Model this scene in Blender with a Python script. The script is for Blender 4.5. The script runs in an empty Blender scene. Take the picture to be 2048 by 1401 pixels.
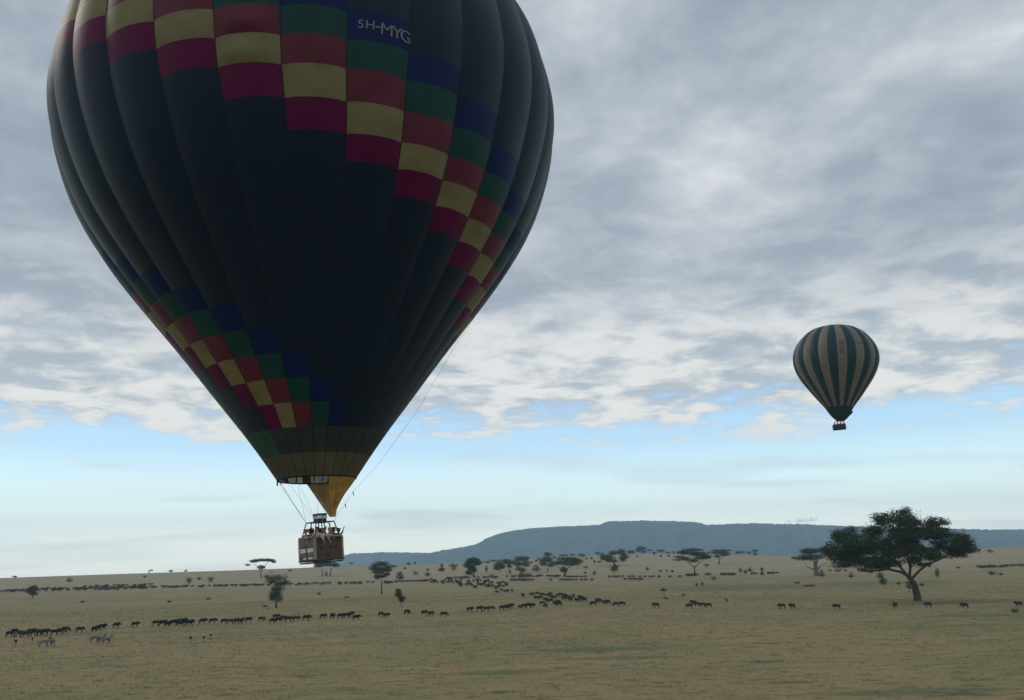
import bpy, bmesh, math, random
import numpy as np
from mathutils import Vector, Matrix, noise

# ------------------------------------------------------------------ camera, world, sun, exposure
FPX = 1700.0                       # focal length in photo pixels (photo 2048 wide)
PITCH = math.atan(423 / FPX); ROLL = math.radians(1.48)
CAM_H = 11.5
_F = np.array([0, math.cos(PITCH), math.sin(PITCH)])
_R0 = np.array([1.0, 0, 0]); _U0 = np.array([0, -math.sin(PITCH), math.cos(PITCH)])
CR = _R0 * math.cos(ROLL) - _U0 * math.sin(ROLL)
CU = _U0 * math.cos(ROLL) + _R0 * math.sin(ROLL)
CC = np.array([0, 0, CAM_H])

scene = bpy.context.scene
COL = scene.collection
cam_d = bpy.data.cameras.new('camera'); cam = bpy.data.objects.new('camera', cam_d); COL.objects.link(cam)
cam_d.sensor_width = 36; cam_d.lens = FPX / 2048 * 36; cam_d.clip_start = 0.1; cam_d.clip_end = 60000
m = Matrix(((CR[0], CU[0], -_F[0], 0), (CR[1], CU[1], -_F[1], 0), (CR[2], CU[2], -_F[2], CAM_H), (0, 0, 0, 1)))
cam.matrix_world = m
scene.camera = cam

SUN_EL = math.radians(34); SUN_AZ = math.radians(-62)     # azimuth from +Y towards +X
world = bpy.data.worlds.new('World'); scene.world = world; world.use_nodes = True
SKY_STRENGTH = 0.1


def build_world():
    nt = world.node_tree; N = nt.nodes; L = nt.links; N.clear()
    out = N.new('ShaderNodeOutputWorld'); bg = N.new('ShaderNodeBackground'); bg.inputs[1].default_value = SKY_STRENGTH
    L.new(bg.outputs[0], out.inputs[0])
    sky = N.new('ShaderNodeTexSky'); sky.sky_type = 'NISHITA'; sky.sun_disc = False
    sky.sun_elevation = SUN_EL; sky.sun_rotation = SUN_AZ; sky.altitude = 1500
    sky.air_density = 1.0; sky.dust_density = 2.2; sky.ozone_density = 1.0
    tc = N.new('ShaderNodeTexCoord')
    sep = N.new('ShaderNodeSeparateXYZ'); L.new(tc.outputs['Generated'], sep.inputs[0])

    def math_(op, a, b=None, c=None, clamp=False):
        n = N.new('ShaderNodeMath'); n.operation = op; n.use_clamp = clamp
        for i, v in enumerate((a, b, c)):
            if v is None: continue
            if isinstance(v, (int, float)): n.inputs[i].default_value = v
            else: L.new(v, n.inputs[i])
        return n.outputs[0]

    def smooth(v, lo, hi, tmin=0.0, tmax=1.0):
        n = N.new('ShaderNodeMapRange'); n.interpolation_type = 'SMOOTHSTEP'
        L.new(v, n.inputs[0])
        for i, x in enumerate((lo, hi, tmin, tmax)): n.inputs[i + 1].default_value = x
        return n.outputs[0]

    def mixc(f, a, b):
        n = N.new('ShaderNodeMix'); n.data_type = 'RGBA'
        if isinstance(f, (int, float)): n.inputs[0].default_value = f
        else: L.new(f, n.inputs[0])
        for s, v in ((6, a), (7, b)):
            if isinstance(v, tuple): n.inputs[s].default_value = (*v, 1)
            else: L.new(v, n.inputs[s])
        return n.outputs[2]

    z = math_('MAXIMUM', sep.outputs[2], 0.0)
    zz = math_('ADD', z, 0.12)
    cx = math_('DIVIDE', sep.outputs[0], zz); cy = math_('DIVIDE', sep.outputs[1], zz)
    comb = N.new('ShaderNodeCombineXYZ'); L.new(cx, comb.inputs[0]); L.new(cy, comb.inputs[1])

    def noise_(scale, detail, rough, off, dist=0.0, sx=1.0, sy=1.0):
        mp = N.new('ShaderNodeMapping'); mp.inputs['Location'].default_value = (*off, 0)
        mp.inputs['Scale'].default_value = (sx, sy, 1); L.new(comb.outputs[0], mp.inputs[0])
        n = N.new('ShaderNodeTexNoise'); n.inputs['Scale'].default_value = scale
        n.inputs['Detail'].default_value = detail; n.inputs['Roughness'].default_value = rough
        n.inputs['Distortion'].default_value = dist; L.new(mp.outputs[0], n.inputs['Vector'])
        return n.outputs[0]
    big = noise_(1.0, 3, .5, (3.1, 1.7), .2)
    mid = noise_(2.4, 6, .55, (7.3, 2.2), .3)
    fine = noise_(5.6, 7, .6, (1.3, 9.2), .35)
    # clear sky: physical sky pushed a little towards the pale cyan of a humid morning
    grad = N.new('ShaderNodeValToRGB'); L.new(z, grad.inputs[0])
    e = grad.color_ramp.elements
    e[0].position = 0.0; e[0].color = (1.0, .96, .82, 1)
    e[1].position = 1.0; e[1].color = (.11, .21, .45, 1)
    for p, c in ((.035, (.97, 1.0, .88)), (.075, (.68, .83, .80)), (.13, (.36, .54, .67)), (.18, (.27, .43, .62)), (.4, (.16, .30, .56))):
        k = e.new(p); k.color = (*c, 1)
    sc = N.new('ShaderNodeVectorMath'); sc.operation = 'SCALE'; L.new(grad.outputs[0], sc.inputs[0]); sc.inputs['Scale'].default_value = 2.08 / SKY_STRENGTH
    clear = mixc(0.85, sky.outputs[0], sc.outputs[0])
    # cloud brightness
    t = math_('ADD', math_('MULTIPLY', big, .34), math_('ADD', math_('MULTIPLY', mid, .41), math_('MULTIPLY', fine, .25)))
    ramp = N.new('ShaderNodeValToRGB'); L.new(t, ramp.inputs[0]); e = ramp.color_ramp.elements
    s = 1 / SKY_STRENGTH
    e[0].position = .38; e[0].color = (.30, .352, .425, 1)
    e[1].position = .635; e[1].color = (.80, .82, .85, 1)
    for p, c in ((.45, (.375, .43, .50)), (.505, (.475, .525, .59)), (.56, (.60, .64, .685))):
        k = e.new(p); k.color = (*c, 1)
    cl = N.new('ShaderNodeVectorMath'); cl.operation = 'SCALE'; L.new(ramp.outputs[0], cl.inputs[0]); cl.inputs['Scale'].default_value = s
    # lower deck edge is brighter and thinner
    edge = smooth(z, .15, .36)
    cl2 = mixc(edge, mixc(smooth(math_('ADD', math_('MULTIPLY', mid, .5), math_('MULTIPLY', fine, .5)), .42, .57), tuple(s * v for v in (.52, .585, .65)), tuple(s * v for v in (1.0, .98, .93))), cl.outputs[0])
    cov_in = math_('ADD', math_('SUBTRACT', z, .140), math_('MULTIPLY', math_('SUBTRACT', mid, .5), .20))
    cov_in = math_('ADD', cov_in, math_('MULTIPLY', math_('SUBTRACT', fine, .5), .12))
    cov = smooth(cov_in, -.012, .035)
    cov = math_('MULTIPLY', cov, smooth(z, .10, .14))
    holes = smooth(math_('ADD', math_('MULTIPLY', mid, .5), math_('MULTIPLY', noise_(1.3, 4, .5, (15.2, 4.4)), .5)), .30, .36)
    cov = math_('MULTIPLY', cov, math_('MAXIMUM', holes, smooth(z, .3, .2, 0, .0)))
    col = mixc(cov, clear, cl2)
    # thin wisps low over the plain
    w = noise_(1.15, 5, .55, (2.4, 6.6), .1, .5, 1.0)
    wc = math_('MULTIPLY', smooth(w, .53, .66), math_('MULTIPLY', smooth(z, .02, .05), smooth(z, .16, .10)))
    col = mixc(math_('MULTIPLY', wc, .32), col, tuple(s * v for v in (.72, .80, .86)))
    w2 = noise_(.8, 4, .5, (9.4, 3.6), .1, .4, 1.0)
    wc2 = math_('MULTIPLY', smooth(w2, .48, .66), smooth(z, .13, .02))
    col = mixc(math_('MULTIPLY', wc2, .5), col, tuple(s * v for v in (1.2, 1.18, 1.08)))
    # small ragged grey cloud standing far behind the mesa
    dv = (_F + CR * (1603 - 1024) / FPX + CU * (700.5 - 1041) / FPX); dv = dv / np.linalg.norm(dv)
    v = N.new('ShaderNodeVectorMath'); v.operation = 'SUBTRACT'; L.new(tc.outputs['Generated'], v.inputs[0]); v.inputs[1].default_value = tuple(dv)
    v2 = N.new('ShaderNodeVectorMath'); v2.operation = 'MULTIPLY'; L.new(v.outputs[0], v2.inputs[0]); v2.inputs[1].default_value = (52, 20, 230)
    ln = N.new('ShaderNodeVectorMath'); ln.operation = 'LENGTH'; L.new(v2.outputs[0], ln.inputs[0])
    pn = N.new('ShaderNodeTexNoise'); pn.inputs['Scale'].default_value = 260; pn.inputs['Detail'].default_value = 4; L.new(tc.outputs['Generated'], pn.inputs['Vector'])
    pm = smooth(math_('MULTIPLY_ADD', pn.outputs[0], 2.6, ln.outputs['Value']), 2.25, 1.5)
    col = mixc(math_('MULTIPLY', pm, .6), col, tuple(s * v_ for v_ in (.55, .60, .62)))
    L.new(col, bg.inputs[0])


build_world()
sd = bpy.data.lights.new('sun', 'SUN'); sun = bpy.data.objects.new('sun', sd); COL.objects.link(sun)
sd.energy = 0.7; sd.angle = math.radians(14); sd.color = (1, .93, .84)
sdir = Vector((math.sin(SUN_AZ) * math.cos(SUN_EL), math.cos(SUN_AZ) * math.cos(SUN_EL), math.sin(SUN_EL)))
sun.rotation_euler = sdir.to_track_quat('Z', 'Y').to_euler()
sun.location = sdir * 200
vs = scene.view_settings; vs.view_transform = 'Standard'; vs.look = 'None'; vs.exposure = 0; vs.gamma = 1
vs.use_curve_mapping = False
scene.render.engine = 'CYCLES'
scene.cycles.max_bounces = 8; scene.cycles.volume_bounces = 1; scene.cycles.transparent_max_bounces = 8
scene.cycles.use_denoising = True

rng = random.Random(11); nrng = np.random.default_rng(5)

# ------------------------------------------------------------------ helpers


def ray(px, py):
    d = _F + CR * (px - 1024) / FPX + CU * (700.5 - py) / FPX
    return d / np.linalg.norm(d)


def smoothstep(a, b, x):
    t = np.clip((x - a) / (b - a), 0, 1)
    return t * t * (3 - 2 * t)


def azel(px, py):
    d = ray(px, py)
    return math.atan2(d[0], d[1]), d[2] / math.hypot(d[0], d[1])


SKYLINE = [(-500, 1171), (0, 1157), (200, 1150), (480, 1141), (690, 1133), (860, 1129), (950, 1124), (1050, 1118), (1200, 1111),
           (1300, 1108.5), (1480, 1111), (1600, 1112), (1750, 1107), (1960, 1096.5), (2048, 1094), (2500, 1084)]
_sk = np.array([azel(*p) for p in SKYLINE]); RIDGE = 1000.0


def hn(x, y, s):                   # cheap smooth value noise from sines
    return (np.sin(x / s + 1.3 * np.sin(y / (s * 1.7))) + np.sin(y / s * .9 + 1.7 * np.sin(x / (s * 1.3) + 2)) + np.sin((x + y) / (s * .63) + 4)) / 3


def ground_z(x, y):
    x = np.asarray(x, float); y = np.asarray(y, float)
    d = np.hypot(x, y); az = np.arctan2(x, y)
    e = np.interp(az, _sk[:, 0], _sk[:, 1])
    back = smoothstep(1.2, 1.7, np.abs(az))
    zr = (CAM_H + RIDGE * e) * (1 - back) + 6 * back
    z = zr * smoothstep(330, RIDGE, d)
    z = z - (zr + 60) * smoothstep(RIDGE * 1.06, 3600, d)
    z = z + .16 * hn(x, y, 17.0) * smoothstep(20, 80, d) * (1 - smoothstep(900, 1100, d))
    return z


def hit(px, py):
    """point of the ground seen at a photo pixel"""
    d = ray(px, py); t = np.concatenate([np.arange(30, 1300, .5)])
    P = CC[None] + d[None] * t[:, None]
    g = P[:, 2] - ground_z(P[:, 0], P[:, 1])
    k = np.where(g < 0)[0]
    if len(k) == 0:
        k = [int(np.argmin(g[t > 700])) + int((t <= 700).sum())]
    q = P[k[0]]
    return np.array([q[0], q[1], float(ground_z(q[0], q[1]))])


def mat(name, col, rough=.8, spec=.2, trans=0.0, noise_s=None, noise_a=.25, metal=0.0, sheen=0.0, bump=0.0, bump_s=20.0, coord='Object'):
    m = bpy.data.materials.new(name); m.use_nodes = True; nt = m.node_tree; N = nt.nodes; L = nt.links
    b = N['Principled BSDF']; b.inputs['Base Color'].default_value = (*col, 1); b.inputs['Roughness'].default_value = rough
    b.inputs['Specular IOR Level'].default_value = spec; b.inputs['Metallic'].default_value = metal
    if sheen: b.inputs['Sheen Weight'].default_value = sheen; b.inputs['Sheen Roughness'].default_value = .5; b.inputs['Sheen Tint'].default_value = (.72, .90, 1, 1)
    csock = None
    if noise_s:
        tc = N.new('ShaderNodeTexCoord'); n = N.new('ShaderNodeTexNoise'); n.inputs['Scale'].default_value = noise_s; n.inputs['Detail'].default_value = 5
        L.new(tc.outputs[coord], n.inputs['Vector'])
        mx = N.new('ShaderNodeMix'); mx.data_type = 'RGBA'
        mx.inputs[6].default_value = (*[c * (1 - noise_a) for c in col], 1); mx.inputs[7].default_value = (*[min(1, c * (1 + noise_a)) for c in col], 1)
        mr = N.new('ShaderNodeMapRange'); mr.inputs[1].default_value = .3; mr.inputs[2].default_value = .7
        L.new(n.outputs[0], mr.inputs[0]); L.new(mr.outputs[0], mx.inputs[0]); L.new(mx.outputs[2], b.inputs['Base Color']); csock = mx.outputs[2]
    if bump:
        tc = N.new('ShaderNodeTexCoord'); n = N.new('ShaderNodeTexNoise'); n.inputs['Scale'].default_value = bump_s; n.inputs['Detail'].default_value = 4
        L.new(tc.outputs[coord], n.inputs['Vector']); bp = N.new('ShaderNodeBump'); bp.inputs['Strength'].default_value = bump; bp.inputs['Distance'].default_value = .05
        L.new(n.outputs[0], bp.inputs['Height']); L.new(bp.outputs[0], b.inputs['Normal'])
    if trans:
        t = N.new('ShaderNodeBsdfTranslucent'); t.inputs[0].default_value = (*col, 1)
        if csock: L.new(csock, t.inputs[0])
        ms = N.new('ShaderNodeMixShader'); ms.inputs[0].default_value = trans
        L.new(b.outputs[0], ms.inputs[1]); L.new(t.outputs[0], ms.inputs[2]); L.new(ms.outputs[0], N['Material Output'].inputs['Surface'])
    return m


def mesh_obj(name, verts, faces, material=None, parent=None, smooth=False, loc=None):
    me = bpy.data.meshes.new(name); me.from_pydata([tuple(map(float, v)) for v in verts], [], faces); me.update()
    if smooth: me.shade_smooth()
    return link(name, me, material, parent, loc)


def link(name, me, material=None, parent=None, loc=None):
    o = bpy.data.objects.new(name, me); COL.objects.link(o)
    if material is not None and len(me.materials) == 0: me.materials.append(material)
    if parent is not None: o.parent = parent
    if loc is not None: o.location = loc
    return o


def np_mesh(name, V, Fq, material, k=4):
    """big mesh from numpy arrays with k-gons"""
    me = bpy.data.meshes.new(name); nv, nf = len(V), len(Fq)
    me.vertices.add(nv); me.vertices.foreach_set('co', np.asarray(V, np.float32).ravel())
    me.loops.add(nf * k); me.loops.foreach_set('vertex_index', np.asarray(Fq, np.int32).ravel())
    me.polygons.add(nf); me.polygons.foreach_set('loop_start', np.arange(0, nf * k, k, dtype=np.int32))
    me.update(calc_edges=True)
    if material: me.materials.append(material)
    return me


def tag(o, label=None, cat=None, group=None, kind=None):
    if label: o['label'] = label
    if cat: o['category'] = cat
    if group: o['group'] = group
    if kind: o['kind'] = kind
    return o


def empty(name, loc, rz=0.0):
    o = bpy.data.objects.new(name, None); COL.objects.link(o); o.location = tuple(loc); o.rotation_euler = (0, 0, rz)
    o.empty_display_size = .5
    return o


class MB:
    """collects boxes and tubes into one mesh"""
    def __init__(s): s.v = []; s.f = []

    def add(s, V, Fs):
        n = len(s.v); s.v += [tuple(map(float, p)) for p in V]; s.f += [tuple(i + n for i in f) for f in Fs]; return s

    def box(s, c, size, M=None):
        hx, hy, hz = [q / 2 for q in size]; V = [Vector((c[0] + a * hx, c[1] + b * hy, c[2] + d * hz)) for a in (-1, 1) for b in (-1, 1) for d in (-1, 1)]
        if M is not None: V = [M @ p for p in V]
        return s.add(V, [(0, 1, 3, 2), (4, 6, 7, 5), (0, 4, 5, 1), (2, 3, 7, 6), (0, 2, 6, 4), (1, 5, 7, 3)])

    def tube(s, pts, rad, n=6, cap=True):
        pts = [Vector(p) for p in pts]; m = len(pts)
        if not hasattr(rad, '__len__'): rad = [rad] * m
        V = []; ref = Vector((.31, .2, .93)).normalized()
        for i, p in enumerate(pts):
            t = (pts[min(i + 1, m - 1)] - pts[max(i - 1, 0)])
            t = t.normalized() if t.length > 1e-9 else Vector((0, 0, 1))
            if abs(t.dot(ref)) > .97: r2 = Vector((1, 0, 0))
            else: r2 = ref
            a = t.cross(r2).normalized(); b = t.cross(a)
            V += [p + (a * math.cos(2 * math.pi * j / n) + b * math.sin(2 * math.pi * j / n)) * rad[i] for j in range(n)]
        Fs = [(i * n + j, i * n + (j + 1) % n, (i + 1) * n + (j + 1) % n, (i + 1) * n + j) for i in range(m - 1) for j in range(n)]
        if cap: Fs += [tuple(range(n))[::-1], tuple((m - 1) * n + j for j in range(n))]
        return s.add(V, Fs)

    def build(s, name, material, parent=None, smooth=False, loc=None):
        return mesh_obj(name, s.v, s.f, material, parent, smooth, loc)


def skin_mesh(name, nodes, edges, material, sub=1, scale=1.0):
    """nodes: list of (x,y,z,r). one continuous surface grown over a skeleton"""
    me = bpy.data.meshes.new(name + '_cage'); me.from_pydata([tuple(c * scale for c in n[:3]) for n in nodes], edges, [])
    o = bpy.data.objects.new('tmp', me); COL.objects.link(o)
    sm = o.modifiers.new('s', 'SKIN'); sm.use_smooth_shade = True
    for i, n in enumerate(nodes):
        sv = me.skin_vertices[0].data[i]; r = n[3] if hasattr(n[3], '__len__') else (n[3], n[3])
        sv.radius = (r[0] * scale, r[1] * scale); sv.use_root = (i == 0)
    if sub:
        ss = o.modifiers.new('u', 'SUBSURF'); ss.levels = sub; ss.render_levels = sub
    dg = bpy.context.evaluated_depsgraph_get(); dg.update()
    out = bpy.data.meshes.new_from_object(o.evaluated_get(dg)); out.name = name
    bpy.data.objects.remove(o); bpy.data.meshes.remove(me)
    out.materials.clear(); out.materials.append(material)
    out.shade_smooth()
    return out


# ------------------------------------------------------------------ ground
def ground_color_nodes(nt, target_inputs, mult=1.0):
    """mottled dry and green grass; position based so tufts and soil agree"""
    N = nt.nodes; L = nt.links
    g = N.new('ShaderNodeNewGeometry')
    mp = N.new('ShaderNodeMapping'); mp.inputs['Scale'].default_value = (.55, 1, 1); L.new(g.outputs['Position'], mp.inputs[0])

    def nz(s, d, r, off):
        q = N.new('ShaderNodeVectorMath'); q.operation = 'ADD'; q.inputs[1].default_value = off; L.new(mp.outputs[0], q.inputs[0])
        n = N.new('ShaderNodeTexNoise'); n.inputs['Scale'].default_value = s; n.inputs['Detail'].default_value = d; n.inputs['Roughness'].default_value = r
        L.new(q.outputs[0], n.inputs['Vector']); return n.outputs[0]

    def mr(v, a, b, c=0, d=1):
        n = N.new('ShaderNodeMapRange'); n.interpolation_type = 'SMOOTHSTEP'; L.new(v, n.inputs[0])
        for i, x in enumerate((a, b, c, d)): n.inputs[i + 1].default_value = x
        return n.outputs[0]

    def mix(f, a, b):
        n = N.new('ShaderNodeMix'); n.data_type = 'RGBA'; L.new(f, n.inputs[0])
        for s_, v in ((6, a), (7, b)):
            if isinstance(v, tuple): n.inputs[s_].default_value = (*[x * mult for x in v], 1)
            else: L.new(v, n.inputs[s_])
        return n.outputs[2]
    a = nz(.022, 5, .6, (13, 4, 0)); b = nz(.11, 6, .62, (3, 41, 0)); c = nz(.45, 5, .65, (7, 2, 0)); d = nz(.16, 4, .6, (77, 21, 0)); e2 = nz(.011, 4, .55, (5, 90, 0))
    col = mix(mr(a, .40, .60), (.275, .214, .108), (.198, .190, .084))
    col = mix(mr(b, .46, .66), col, (.300, .222, .120))
    col = mix(mr(c, .50, .72), col, (.135, .135, .062))
    col = mix(mr(d, .60, .72), col, (.095, .108, .048))
    col = mix(mr(e2, .55, .70, 0, .5), col, (.115, .130, .060))
    f = nz(.75, 4, .62, (31, 8, 0)); h = nz(.9, 4, .6, (61, 18, 0))
    col = mix(mr(h, .50, .70, 0, .55), col, (.275, .225, .135))
    col = mix(mr(f, .55, .68, 0, .70), col, (.082, .078, .032))
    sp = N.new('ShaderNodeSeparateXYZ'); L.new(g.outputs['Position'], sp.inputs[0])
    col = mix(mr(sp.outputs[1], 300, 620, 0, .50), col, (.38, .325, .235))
    for i in target_inputs: L.new(col, i)
    return g, b, c, mr, mix, col


def ground_material():
    m = bpy.data.materials.new('savanna_grass_ground'); m.use_nodes = True; nt = m.node_tree; N = nt.nodes; L = nt.links
    bs = N['Principled BSDF']; bs.inputs['Roughness'].default_value = .95; bs.inputs['Specular IOR Level'].default_value = .08
    g, b, c, mr, mix, col = ground_color_nodes(nt, [])
    # dark green patches on the ground around the listed spots
    tot = None
    for (px, py, rx, ry) in GREEN:
        P = hit(px, py)
        v = N.new('ShaderNodeVectorMath'); v.operation = 'SUBTRACT'; v.inputs[1].default_value = (P[0], P[1], 0); L.new(g.outputs['Position'], v.inputs[0])
        v2 = N.new('ShaderNodeVectorMath'); v2.operation = 'MULTIPLY'; v2.inputs[1].default_value = (1 / rx, 1 / ry, 0); L.new(v.outputs[0], v2.inputs[0])
        ln = N.new('ShaderNodeVectorMath'); ln.operation = 'LENGTH'; L.new(v2.outputs[0], ln.inputs[0])
        ad = N.new('ShaderNodeMath'); ad.operation = 'MULTIPLY_ADD'; L.new(b, ad.inputs[0]); ad.inputs[1].default_value = 1.6; L.new(ln.outputs['Value'], ad.inputs[2])
        k = mr(ad.outputs[0], 1.9, 1.3)
        if tot is None: tot = k
        else:
            mxn = N.new('ShaderNodeMath'); mxn.operation = 'MAXIMUM'; L.new(tot, mxn.inputs[0]); L.new(k, mxn.inputs[1]); tot = mxn.outputs[0]
    sc = N.new('ShaderNodeMath'); sc.operation = 'MULTIPLY'; L.new(tot, sc.inputs[0]); sc.inputs[1].default_value = .55
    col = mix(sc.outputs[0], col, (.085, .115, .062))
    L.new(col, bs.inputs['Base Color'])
    bp = N.new('ShaderNodeBump'); bp.inputs['Strength'].default_value = .9; bp.inputs['Distance'].default_value = .5
    L.new(c, bp.inputs['Height']); L.new(bp.outputs[0], bs.inputs['Normal'])
    return m


GREEN = [(1930, 1207, 17, 5), (1480, 1175, 40, 40), (1720, 1168, 40, 30), (1960, 1232, 12, 3), (370, 1287, 10, 2), (1900, 1252, 9, 2.2),
         (1180, 1300, 12, 3), (1010, 1345, 8, 2.5), (1830, 1385, 10, 1.8), (245, 1234, 5, 2), (900, 1243, 5, 2), (1230, 1317, 9, 2)]


def build_ground():
    azs = np.concatenate([np.linspace(-math.pi, -.75, 60)[:-1], np.linspace(-.75, .75, 520), np.linspace(.75, math.pi, 60)[1:]])
    rs = np.concatenate([[0.5, 8, 16, 24, 32, 40], np.geomspace(48, 1400, 190), np.geomspace(1440, 7400, 40)])
    A, Rr = np.meshgrid(azs, rs); X = Rr * np.sin(A); Y = Rr * np.cos(A); Z = ground_z(X, Y)
    V = np.stack([X, Y, Z], -1).reshape(-1, 3); na = len(azs); nr = len(rs)
    i = (np.arange(nr - 1)[:, None] * na + np.arange(na - 1)[None]).ravel()
    Fq = np.stack([i, i + na, i + na + 1, i + 1], -1)[:, ::-1]
    me = np_mesh('ground', V, Fq, ground_material()); me.shade_smooth()
    # close the hub
    o = link('ground', me); tag(o, kind='structure'); return o


build_ground()


def build_hills():
    """table mountain and its fainter neighbours"""
    m = mat('wooded_hillside', (.040, .055, .034), .95, .05, noise_s=.016, noise_a=.9, coord='Object')

    def range_(name, table, rbase, rcrest, zb, back, depth_n):
        q = np.array([azel(*p) for p in table]); az = np.linspace(q[0, 0], q[-1, 0], 1500)
        el = np.interp(az, q[:, 0], q[:, 1]); crest = CAM_H + rcrest * el
        jag = np.array([noise.noise((a * 260, 3.3, 0)) * .5 + noise.noise((a * 700, 9.3, 0)) * .5 for a in az])
        crest = crest + jag * 6.0
        prof = [(0, 0), (.12, .04), (.25, .10), (.4, .20), (.52, .32), (.64, .48), (.74, .63), (.83, .78), (.90, .90), (.955, .975), (1.0, 1.0), (1.06, .995), (1.3, .97), (1.5, .6), (1.8, 0)]
        V = []
        for (t, hh) in prof:
            r = rbase + (rcrest - rbase) * t
            gul = np.array([noise.noise((a * 30 + depth_n, 0.5 + t * 6, 0)) for a in az])
            gul2 = np.array([noise.noise((a * 170 + depth_n, 0.5 + t * 11, 3)) for a in az])
            amp = math.sin(min(t, 1) * math.pi) * 1.0
            cr0 = crest - jag * 6.0
            rr = r + (gul * 260 + gul2 * 60) * amp
            zz = zb + (cr0 - zb) * hh + jag * 9.0 * max(0, hh) ** 24 + gul * 14 * amp
            if t > 1.0: zz = zb + (cr0 - zb) * hh - 2
            V.append(np.stack([rr * np.sin(az), rr * np.cos(az), zz], -1))
        V = np.array(V); n = len(az); i = (np.arange(len(prof) - 1)[:, None] * n + np.arange(n - 1)[None]).ravel()
        me = np_mesh(name, V.reshape(-1, 3), np.stack([i, i + 1, i + n + 1, i + n], -1), m); me.shade_smooth()
        tag(link(name, me), kind='structure')
    range_('hills', [(735, 1129), (800, 1119), (840, 1111), (870, 1104), (920, 1095), (950, 1090), (962, 1084), (975, 1076), (1000, 1067), (1030, 1061), (1060, 1057), (1120, 1053.5),
                     (1200, 1050), (1208, 1046), (1216, 1043), (1290, 1041), (1390, 1044), (1412, 1050), (1500, 1047), (1600, 1049), (1700, 1052.5),
                     (1900, 1058), (1985, 1059.5), (2048, 1067), (2200, 1086), (2320, 1100)], 3900, 5800, -62, 1, 0)
    range_('hills', [(600, 1140), (660, 1128), (680, 1116), (692, 1109.5), (705, 1107), (780, 1105), (850, 1106), (1000, 1106), (1100, 1120)], 6200, 6950, -66, 1, 5)
    range_('hills', [(1850, 1085), (1900, 1063), (1960, 1060), (2048, 1059), (2300, 1054), (2700, 1050), (2900, 1075)], 6300, 7050, -66, 1, 9)


build_hills()

# ------------------------------------------------------------------ haze (one closed box of even air)
hm = bpy.data.materials.new('haze_air'); hm.use_nodes = True
_n = hm.node_tree.nodes; _n.clear(); _o = _n.new('ShaderNodeOutputMaterial'); _v = _n.new('ShaderNodeVolumePrincipled')
_v.inputs['Color'].default_value = (.54, .79, 1.0, 1); _v.inputs['Density'].default_value = 0.00015; _v.inputs['Anisotropy'].default_value = 0.0
hm.node_tree.links.new(_v.outputs[0], _o.inputs['Volume'])
tag(MB().box((0, 0, 175), (15200, 15200, 520)).build('haze', hm), kind='stuff')

# ------------------------------------------------------------------ balloon envelopes
BD = 45.0
d0 = ray(634, 960); P0 = CC + d0 * BD / math.hypot(d0[0], d0[1])
_view = np.array([d0[0], d0[1], 0]); _view /= np.linalg.norm(_view)
_side = np.cross(_view, [0, 0, 1.0])


def nat_spline(hk, rk):
    hk = np.array(hk, float); rk = np.array(rk, float); n = len(hk); dx = np.diff(hk); A = np.eye(n); b = np.zeros(n)
    for i in range(1, n - 1):
        A[i, i - 1] = dx[i - 1]; A[i, i] = 2 * (dx[i - 1] + dx[i]); A[i, i + 1] = dx[i]; b[i] = 6 * ((rk[i + 1] - rk[i]) / dx[i] - (rk[i] - rk[i - 1]) / dx[i - 1])
    M = np.linalg.solve(A, b)

    def fn(h):
        i = int(np.clip(np.searchsorted(hk, h) - 1, 0, n - 2)); t = h - hk[i]; d = dx[i]
        return rk[i] + t * ((rk[i + 1] - rk[i]) / d - d * (2 * M[i] + M[i + 1]) / 6) + t * t * M[i] / 2 + t ** 3 * (M[i + 1] - M[i]) / (6 * d)
    return fn


prof_main = nat_spline([0, 2, 4, 7, 10, 13, 16, 19, 22, 25, 27.5, 29.5, 31], [1.98, 3.36, 4.88, 7.15, 9.50, 11.50, 12.74, 13.34, 13.05, 11.95, 9.9, 7.0, 3.0])
NG = 30; SEAM0 = 5.3


def fabric(name, col, tr=.28, sheen=.0):
    m = mat(name, col, .5, .2, trans=tr, noise_s=1.2, noise_a=.14, sheen=sheen)
    return m


M_NAVY = fabric('navy_ripstop', (.0030, .0140, .034), .2, .17)
M_MAG = fabric('magenta_ripstop', (.13, .002, .058), .28, .06); M_CORAL = fabric('coral_ripstop', (.15, .028, .050), .28, .06); M_YEL = fabric('yellow_ripstop', (.255, .215, .105))
M_GRN = fabric('green_ripstop', (.010, .065, .058)); M_BLU = fabric('blue_ripstop', (.003, .016, .10))
M_SK1 = fabric('skirt_upper_nomex', (.050, .062, .055)); M_SK2 = fabric('skirt_lower_nomex', (.135, .118, .080)); M_SKG = fabric('skirt_green', (.04, .11, .075))
M_SKW = fabric('skirt_inner_pale', (.55, .56, .56), .5)
M_TAPE = mat('load_tape_webbing', (.006, .010, .016), .7, .2)
M_SCOOP = mat('scoop_yellow_nomex', (.60, .38, .10), .7, .2, trans=.35, noise_s=2.0, noise_a=.25)
M_SCOOPB = mat('scoop_brown_lining', (.58, .40, .23), .7, .2, trans=.45, noise_s=2.0, noise_a=.2)
M_ROPE = mat('rope', (.06, .065, .07), .8, .2)


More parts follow.
